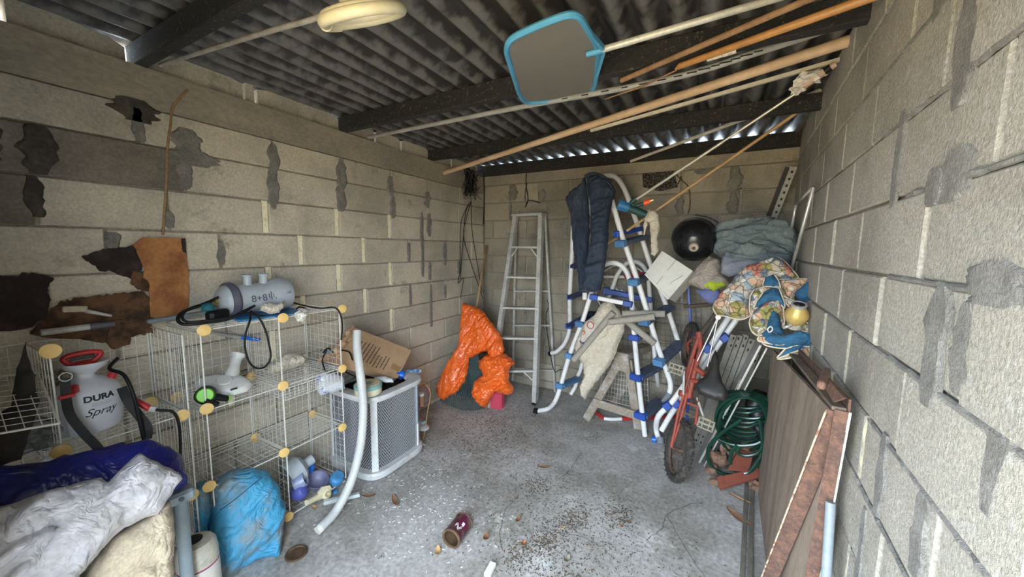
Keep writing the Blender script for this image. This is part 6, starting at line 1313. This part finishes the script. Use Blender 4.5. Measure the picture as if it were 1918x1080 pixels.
# ------------------------------------------------------------------ plywood and rusted frame
pw = thing('plywood_sheet', 'weathered brown plywood sheet leaning on the right wall', 'plywood', P(1420, 900, z=0))
f0, f1 = P(1418, 908, z=0), P(1452, 1110, z=0); g0, g1 = P(1432, 650, r=.17), P(1568, 775, r=.085)
f1 = V((2.70, 1.42, 0)); g0 = V((2.79, 2.90, .93)); g1 = P(1560, 772, r=.045)
m = M(); nq = (f1-f0).cross(g0-f0).normalized(); nq = nq if nq.x < 0 else -nq
m.poly([f0, f1, lerp(f1, g1, .5)+V((0, -.0, 0)), g1, g0], .014, -nq); m.build('sheet', PLY, pw)
tf = thing('rusted_angle_frame', 'rusted steel angle frame with flaking white paint in front of the plywood', 'steel frame', P(1500, 1079, z=.3))
tp0 = P(1572, 766, r=.055); tbk = P(1486, 664, r=.07)
M().bar(tp0, V((tbk.x, tbk.y, tbk.z)), .035, .012, (0, 0, 1), .002).build('top_rail', mat('brown_worn_rail', (.17, .13, .10), .85, (.26, .2, .15), 12, var=.3, bump=.3), tf)
M().bar(tp0+V((.022, 0, .012)), tbk+V((.022, 0, .012)), .006, .045, (0, 0, 1)).build('top_rail_flange', RUST, tf)
l1b = P(1443, 1080, y=1.72); l1b = tp0+(l1b-tp0)*(tp0.z/(tp0.z-l1b.z)); M().bar(tp0+V((-.004, .0, -.01)), l1b, .050, .006, (-.33, -1.7, 1.0), .001).build('angle_leg', RUST, tf)
M().bar(tp0+V((-.030, .0, -.012)), l1b+V((-.027, 0, 0)), .005, .008, (-.33, -1.7, 1.0)).build('painted_edge', mat('cream_flaking_paint', (.50, .42, .32), .8, (.26, .12, .07), 40, (.5, .6)), tf)
l2b = P(1512, 1140, r=.12); l2b = V((2.66, 1.33, .05)) if False else l2b
l2b = P(1519, 1080, y=1.44); l2b = tp0+(l2b-tp0)*(tp0.z/(tp0.z-l2b.z))
M().bar(tp0+V((.004, -.01, .0)), l2b, .034, .006, (-.33, -1.7, 1.0), .001).build('angle_leg', RUST, tf)
M().bar(tp0+V((.022, -.012, .0)), l2b+V((.018, 0, 0)), .006, .010, (-.33, -1.7, 1.0)).build('painted_edge', mat('white_flaking_paint', (.72, .76, .66), .8, (.35, .25, .18), 50, (.55, .65)), tf)
M().bar(P(1538, 722, r=.13), P(1548, 700, r=.09)+V((0, 0, .01)), .018, .022, (0, 0, 1), .004).build('clamp', RUST, tf)
M().poly([P(u, v, r=.07) for u, v in [(1544, 724), (1557, 716), (1580, 744), (1560, 752)]], .008).build('corner_plate', RUST, tf)
a, b = P(1553, 965, r=.05), P(1545, 1120, r=.05); a = P(1556, 940, r=.05)
tubeobj('plastic_pipe', mat('blue_grey_pipe', (.24, .28, .32), .5, var=.1), [a, b, V((b.x, b.y-.02, 0.0))], .013, label='blue grey plastic pipe standing between the rusted frame and the right wall', cat='pipe')
# strips on the floor
a, b = P(1403, 905, z=.008), P(1396, 1100, z=.008); sx = V((1, .05, 0))
for o_, lab in ((-.014, 'left of two thin grey metal strips on the floor beside the plywood'), (.018, 'right of two thin grey metal strips on the floor beside the plywood')):
    M().bar(a+sx*o_, b+sx*o_, .022, .014, (0, 0, 1), .002).build('metal_strip', STEEL, None, lab, 'metal strip', 'thin metal strips on the floor')
# ------------------------------------------------------------------ hose, tile and bricks
tl = M(); q_ = [P(1346, 897, z=.10), P(1420, 880, z=.11), P(1423, 862, z=.16), P(1352, 874, z=.16)]
q_ = [P(1343, 893, z=.10), P(1421, 876, z=.12), P(1421, 893, z=.08), P(1349, 915, z=.05)]
M().poly(q_, .018, (0, .5, -1)).build('clay_tile', TILE, None, 'red clay tile tilted on the rubble in front of the green hose', 'tile')
M().poly([P(1362, 880, z=.12), P(1384, 842, z=.2), P(1412, 846, z=.2), P(1402, 884, z=.12)], .03, (0, 1, -.3)).build('clay_tile', TILE, None, 'dark red clay tile standing inside the green hose loop', 'tile')
for i, (u, v, z, r, lab) in enumerate([(1334, 878, .04, (.045, .05, .045), 'brown broken brick at the left end of the rubble'), (1352, 862, .10, (.04, .045, .05), 'tan broken brick above the left end of the clay tile'), (1357, 838, .17, (.032, .035, .045), 'pale upright brick piece inside the hose'), (1375, 846, .15, (.05, .04, .05), 'grey brown stone behind the small hose loop'),
                                     (1402, 838, .20, (.07, .05, .04), 'flat brown stone under the hose coil'), (1342, 856, .1, (.05, .045, .05), 'dark brown broken brick at the left of the hose'), (1340, 903, .02, (.035, .03, .025), 'small brick chip below the left end of the clay tile'), (1414, 908, .03, (.04, .05, .03), 'dark stone chip below the right end of the clay tile'),
                                     (1352, 818, .22, (.06, .04, .02), 'thin brown brick flake under the hose coil')]):
    M().blob(P(u, v, z=z), r, i+3, .3, 1).build('brick_fragment', BRICK, None, lab, 'brick')
gh = thing('garden_hose', 'coiled glossy green garden hose lying on the brick rubble', 'hose', P(1385, 880, z=.1))
hc = Y(1395, 772, 2.86); pts = []
ex_ = V((1, .05, .05)).normalized(); ez_ = V((.10, -.55, .85)).normalized(); cR = random.Random(4)
for L_ in range(11):
    rx = .135+cR.uniform(-.02, .03); rz = .085+.012*L_; oc_ = hc+V((cR.uniform(-.015, .015), .05-.009*L_, .07-.016*L_)); th0 = cR.uniform(-.3, .3)
    for k in range(10):
        a = 2*PI*k/10; pts.append(oc_+ex_*rx*math.cos(a)+ez_.cross(ex_).normalized()*0+V((0, -.45, .9)).normalized()*rz*math.sin(a+th0*.2)+V((0, .0, .006*L_*math.sin(a))))
smooth_auto(M().tube(pts, .0105, 8, 3).build('coil', HOSEG, gh, smooth=True))
CH = lambda l, y: [Y(1220+x/3.857, 640+z/3.857, y) for x, z in l]
big = CH([(650, 560), (560, 620), (470, 690), (415, 760), (408, 830), (425, 885), (480, 935), (560, 960), (640, 958), (720, 930), (765, 880), (790, 820), (800, 740), (795, 660), (780, 560)], 2.78)
smooth_auto(M().tube(big, .0115, 8, 5).build('loose_loop', HOSEG, gh, smooth=True))
sml = CH([(620, 745), (585, 785), (570, 850), (580, 905), (620, 940), (690, 945), (740, 900), (780, 840)], 2.76)
smooth_auto(M().tube(sml, .0115, 8, 5).build('loose_loop', HOSEG, gh, smooth=True))
smooth_auto(M().tube(CH([(480, 700), (560, 735), (650, 748), (740, 740), (790, 720)], 2.77), .0115, 8, 5).build('loose_loop', HOSEG, gh, smooth=True))
smooth_auto(M().tube(CH([(640, 750), (620, 790), (650, 815), (710, 820), (770, 800), (800, 760)], 2.77), .0115, 8, 5).build('loose_loop', HOSEG, gh, smooth=True))
puff('black_rubbish_bag', mat('black_film', (.012, .012, .013), .4, var=.2, bump=.2), [(1395, 760), (1400, 738), (1418, 728), (1436, 735), (1440, 770), (1436, 830), (1424, 850), (1410, 800)], Y(1420, 780, 2.98), (-.3, -1, .4), None, 'black plastic bag behind the green hose against the plywood', 'plastic bag', front=.05, back=.05, cell=.014, amp=.03, fr=9, seed=131)
# ------------------------------------------------------------------ small things on the floor
tc_ = thing('rusty_tin', 'rusty open tin with a purple label lying on its side on the floor', 'tin', P(858, 1012, z=0))
a, b = P(848, 1008, z=.052), P(872, 976, z=.05); e = (b-a).normalized(); e.z = 0; e.normalize(); R0 = .052
a = P(845, 1008, z=.05)
lat('tin_body', TINR, [(.047, .012), (.050, .0), (R0+.002, .0), (R0+.002, .006), (R0-.001, .008), (R0-.001, .128), (R0+.001, .130), (R0+.001, .135), (.0, .132)], a, e, tc_, n=36)
lat('rim', TINM, [(.042, .004), (.044, -.004), (.050, -.005), (.054, -.003), (.055, .004), (.050, .008)], a, e, tc_, n=36)
lat('inside', TINM, [(0, .09), (.046, .09), (.046, .0), (.049, .0)], a, e, tc_, n=30)
up_ = (CAM-a).normalized(); up_ = (up_-e*up_.dot(e)).normalized(); tv_ = up_.cross(e)
m = M(); vs = []
for i in range(9):
    for j in range(3):
        an = -.35+1.0*i/8; vs.append(a+e*(.045+.055*j/2)+(up_*math.cos(an)-tv_*math.sin(an))*(R0+.0006))
LBL = mat('purple_tin_label', (.13, .012, .05), .4, var=.15)
m.add(vs, [(i*3+j, i*3+j+1, i*3+j+4, i*3+j+3) for i in range(8) for j in range(2)]); m.build('purple_label', LBL, tc_)
m = M(); vs = []
for i in range(4):
    for j in range(2):
        an = .0+.28*i/3; vs.append(a+e*(.058+.022*j)+(up_*math.cos(an)-tv_*math.sin(an))*(R0+.0012))
m.add(vs, [(i*2+j, i*2+j+1, i*2+j+3, i*2+j+2) for i in range(3) for j in range(1)]); m.build('white_label_mark', mat('label_white', (.8, .78, .8), .5, var=0), tc_)
for k, off in enumerate((.034, .044)):
    p = [a+e*(off+.012*math.sin(j*1.3))+(up_*math.cos(an_)-tv_*math.sin(an_))*(R0+.0012) for j, an_ in enumerate([-.5+.12*q for q in range(7)])]
    M().tube(p, .0014, 4).build('white_scroll_mark', MATS['label_white'], tc_)
lat('rusty_metal_disc', TINM, [(0, .004), (.040, .004), (.044, .010), (.051, .010), (.052, .0), (.0, 0)], P(555, 1037, z=.001), (0, 0, 1), None, 'round rusty tin lid lying on the floor right of the cyan bag', 'lid', n=36)
M().box(P(918, 1066, z=.012), (.034, .075, .022), rot('Z', .12), ch=.003).build('white_plastic_offcut', mat('bright_white_plastic', (.85, .85, .83), .4, var=.04), None, 'bright white plastic offcut on the floor at the bottom of the picture', 'offcut')
def leaf(u, v, ln, wd, ang, m_, lab, curl=.012, seed=0):
    c = P(u, v, z=.004); k = 7; vs = []
    for i in range(k+1):
        t = i/k-.5; w_ = wd*(1-(2*t)**2)**.7*.5+.0006; zz = curl*(2*t)**2
        for s_ in (-1, 0, 1): vs.append(c+rot('Z', ang)@V((t*ln, s_*w_, zz+abs(s_)*curl*.5+.002+.002*noise.noise(V((i*.8, s_, seed))))))
    kk = len(vs); m = M(); m.add([a+V((0, 0, .0008)) for a in vs]+vs, [f for i in range(k) for j in range(2) for f in ((i*3+j, i*3+3+j, i*3+4+j, i*3+j+1), (kk+i*3+j, kk+i*3+j+1, kk+i*3+4+j, kk+i*3+3+j))])
    m.build('dry_leaf', m_, None, lab, 'leaf', 'dry leaves on the floor', smooth=True)
for i, (u, v, ln, wd, an, m_, lab) in enumerate([(820, 1035, .06, .028, 2.2, LEAFT, 'tan dry leaf just left of the rusty tin'), (910, 1008, .055, .03, 1.9, LEAF, 'dark brown dry leaf right of the rusty tin'), (970, 975, .05, .02, 1.5, LEAF, 'narrow brown dry leaf upright in the middle of the floor'), (1018, 876, .09, .022, .5, LEAF, 'long brown curled leaf in the far middle of the floor'),
    (980, 1019, .035, .022, .9, mat('rust_leaf', (.38, .14, .06), .9), 'small rust coloured leaf piece below the narrow brown leaf'), (1055, 990, .03, .015, .2, LEAFT, 'small tan leaf piece right of the middle of the floor'), (1062, 1050, .05, .022, 1.3, mat('grey_leaf', (.25, .22, .16), .9), 'grey brown leaf near the bottom right of the floor'),
    (1383, 970, .17, .05, -.75, mat('brown_palm_leaf', (.32, .17, .09), .9, var=.2), 'large brown curled bark strip left of the metal strips'), (1385, 935, .13, .02, -.45, LEAFT, 'thin tan stick leaf above the brown bark strip'), (740, 940, .12, .03, -.5, mat('brown_twig_leaf', (.28, .15, .09), .95), 'brown dry leaf strip near the hose and condenser'), (690, 930, .09, .02, .6, LEAF, 'brown dry leaf beside the milky plastic channel'),
    (1178, 980, .03, .015, .1, LEAF, 'small brown leaf right of the middle of the floor'), (1163, 987, .02, .012, 1.2, LEAF, 'tiny brown leaf next to the floor crack'), (590, 952, .04, .03, .4, LEAFT, 'small tan leaf under the cream valve')]):
    leaf(u, v, ln, wd, an, m_, lab, .012, i)
# ------------------------------------------------------------------ heap at the lower left
hp_ = V((.75, .36, .7))
tr = thing('blue_tarpaulin', 'dark blue tarpaulin spread over the heap in the lower left corner', 'tarpaulin', V((.6, .3, .3)))
puff('sheet', TARPB, [(-60, 880), (60, 872), (150, 848), (235, 832), (280, 824), (318, 838), (340, 850), (346, 872), (353, 895), (350, 908), (325, 922), (300, 960), (200, 1010), (60, 1020), (-60, 1020)], V((.62, .38, .70)), (.75, -.1, .65), tr, front=.10, back=.10, cell=.018, amp=.022, fr=6, ang=.2, an=.3, wid=.06, seed=141)
sk1 = thing('white_woven_sack', 'dusty grey white woven sack draped over the blue tarpaulin', 'sack', V((.8, .2, .3)))
puff('upper_sack', SACKW, [(-60, 960), (0, 948), (50, 932), (120, 912), (190, 893), (202, 902), (262, 848), (290, 862), (334, 884), (341, 897), (322, 925), (295, 962), (232, 988), (188, 1030), (150, 1075), (130, 1110), (-60, 1110)], V((.82, .33, .76)), (.85, -.1, .5), sk1, front=.08, back=.04, cell=.011, amp=.05, fr=7, ang=.75, an=.22, wid=.05, seed=143)
puff('lower_fold', SACKW, [(-60, 1010), (20, 985), (80, 975), (130, 985), (100, 1030), (60, 1110), (-60, 1110)], V((.90, .27, .70)), (.85, -.1, .5), sk1, front=.07, back=.03, cell=.013, amp=.04, fr=8, ang=.5, an=.3, seed=145)
puff('beige_woven_sack', SACKB, [(180, 1040), (215, 1000), (262, 975), (300, 945), (318, 938), (327, 975), (326, 1030), (324, 1110), (150, 1110)], V((.84, .36, .60)), (.85, -.3, .4), None, 'stained beige woven sack hanging below the white sack', 'sack', front=.07, back=.05, cell=.012, amp=.035, fr=8, ang=1.3, an=.3, seed=147)
pf = thing('grey_plastic_stand', 'grey blue plastic stand, its leg and bolted bracket below the tarpaulin corner', 'stand', V((.62, .53, 0)))
GB = mat('grey_blue_plastic', (.30, .37, .42), .45, (.25, .31, .36), 6, var=.06)
a = P(338, 945, x=.66); smooth_auto(M().tube([V((a.x, a.y, 0)), a+V((0, 0, .03))], .021, 16).build('leg', GB, pf, smooth=True))
bc_ = P(342, 932, x=.68); M().box(bc_+V((-.03, -.0, .0)), (.07, .085, .045), rot('Z', -.1), ch=.010).build('bracket', GB, pf)
lat('bolt', COLLAR, [(0, 0), (.008, 0), (.008, .004), (0, .005)], bc_+V((.006, -.005, .0)), (1, -.1, .1), pf, n=12)
M().box(V((.62, .26, bc_.z)), (.06, .54, .03), ch=.008).build('top_rail', GB, pf)
for yy in (.02,): M().tube([V((.62, yy, 0)), V((.62, yy, bc_.z))], .021, 12).build('leg', GB, pf, smooth=True)
jc = thing('white_plastic_container', 'round off-white plastic container with a carrying hole and printed label at the lower left', 'container', P(375, 1079, x=.55))
jb = P(372, 1040, x=.56); jb.z = 0
lat('container_body', mat('off_white_container', (.56, .54, .46), .45, (.46, .43, .36), 6), [(0, 0), (.066, 0), (.070, .01), (.070, .30), (.066, .335), (.055, .352), (.035, .358), (0, .358)], jb, (.02, -.02, 1), jc, n=36)
lat('carrying_hole', BLKTXT, [(0, 0), (.030, 0), (.030, .003), (0, .003)], jb+V((.0, -.012, .3575)), (.02, -.02, 1), jc, n=24)
lat('label_band', mat('cream_label', (.70, .66, .60), .5, var=.05), [(.0705, .10), (.0712, .10), (.0712, .265), (.0705, .265)], jb, (.02, -.02, 1), jc, n=36)
for z_, m_ in ((.262, mat('red_band', (.55, .10, .04), .5)), (.258, mat('blue_band_print', (.03, .05, .3), .5))): lat('label_stripe', m_, [(.0714, z_-.004), (.0718, z_-.004), (.0718, z_), (.0714, z_)], jb, (.02, -.02, 1), jc, n=36)
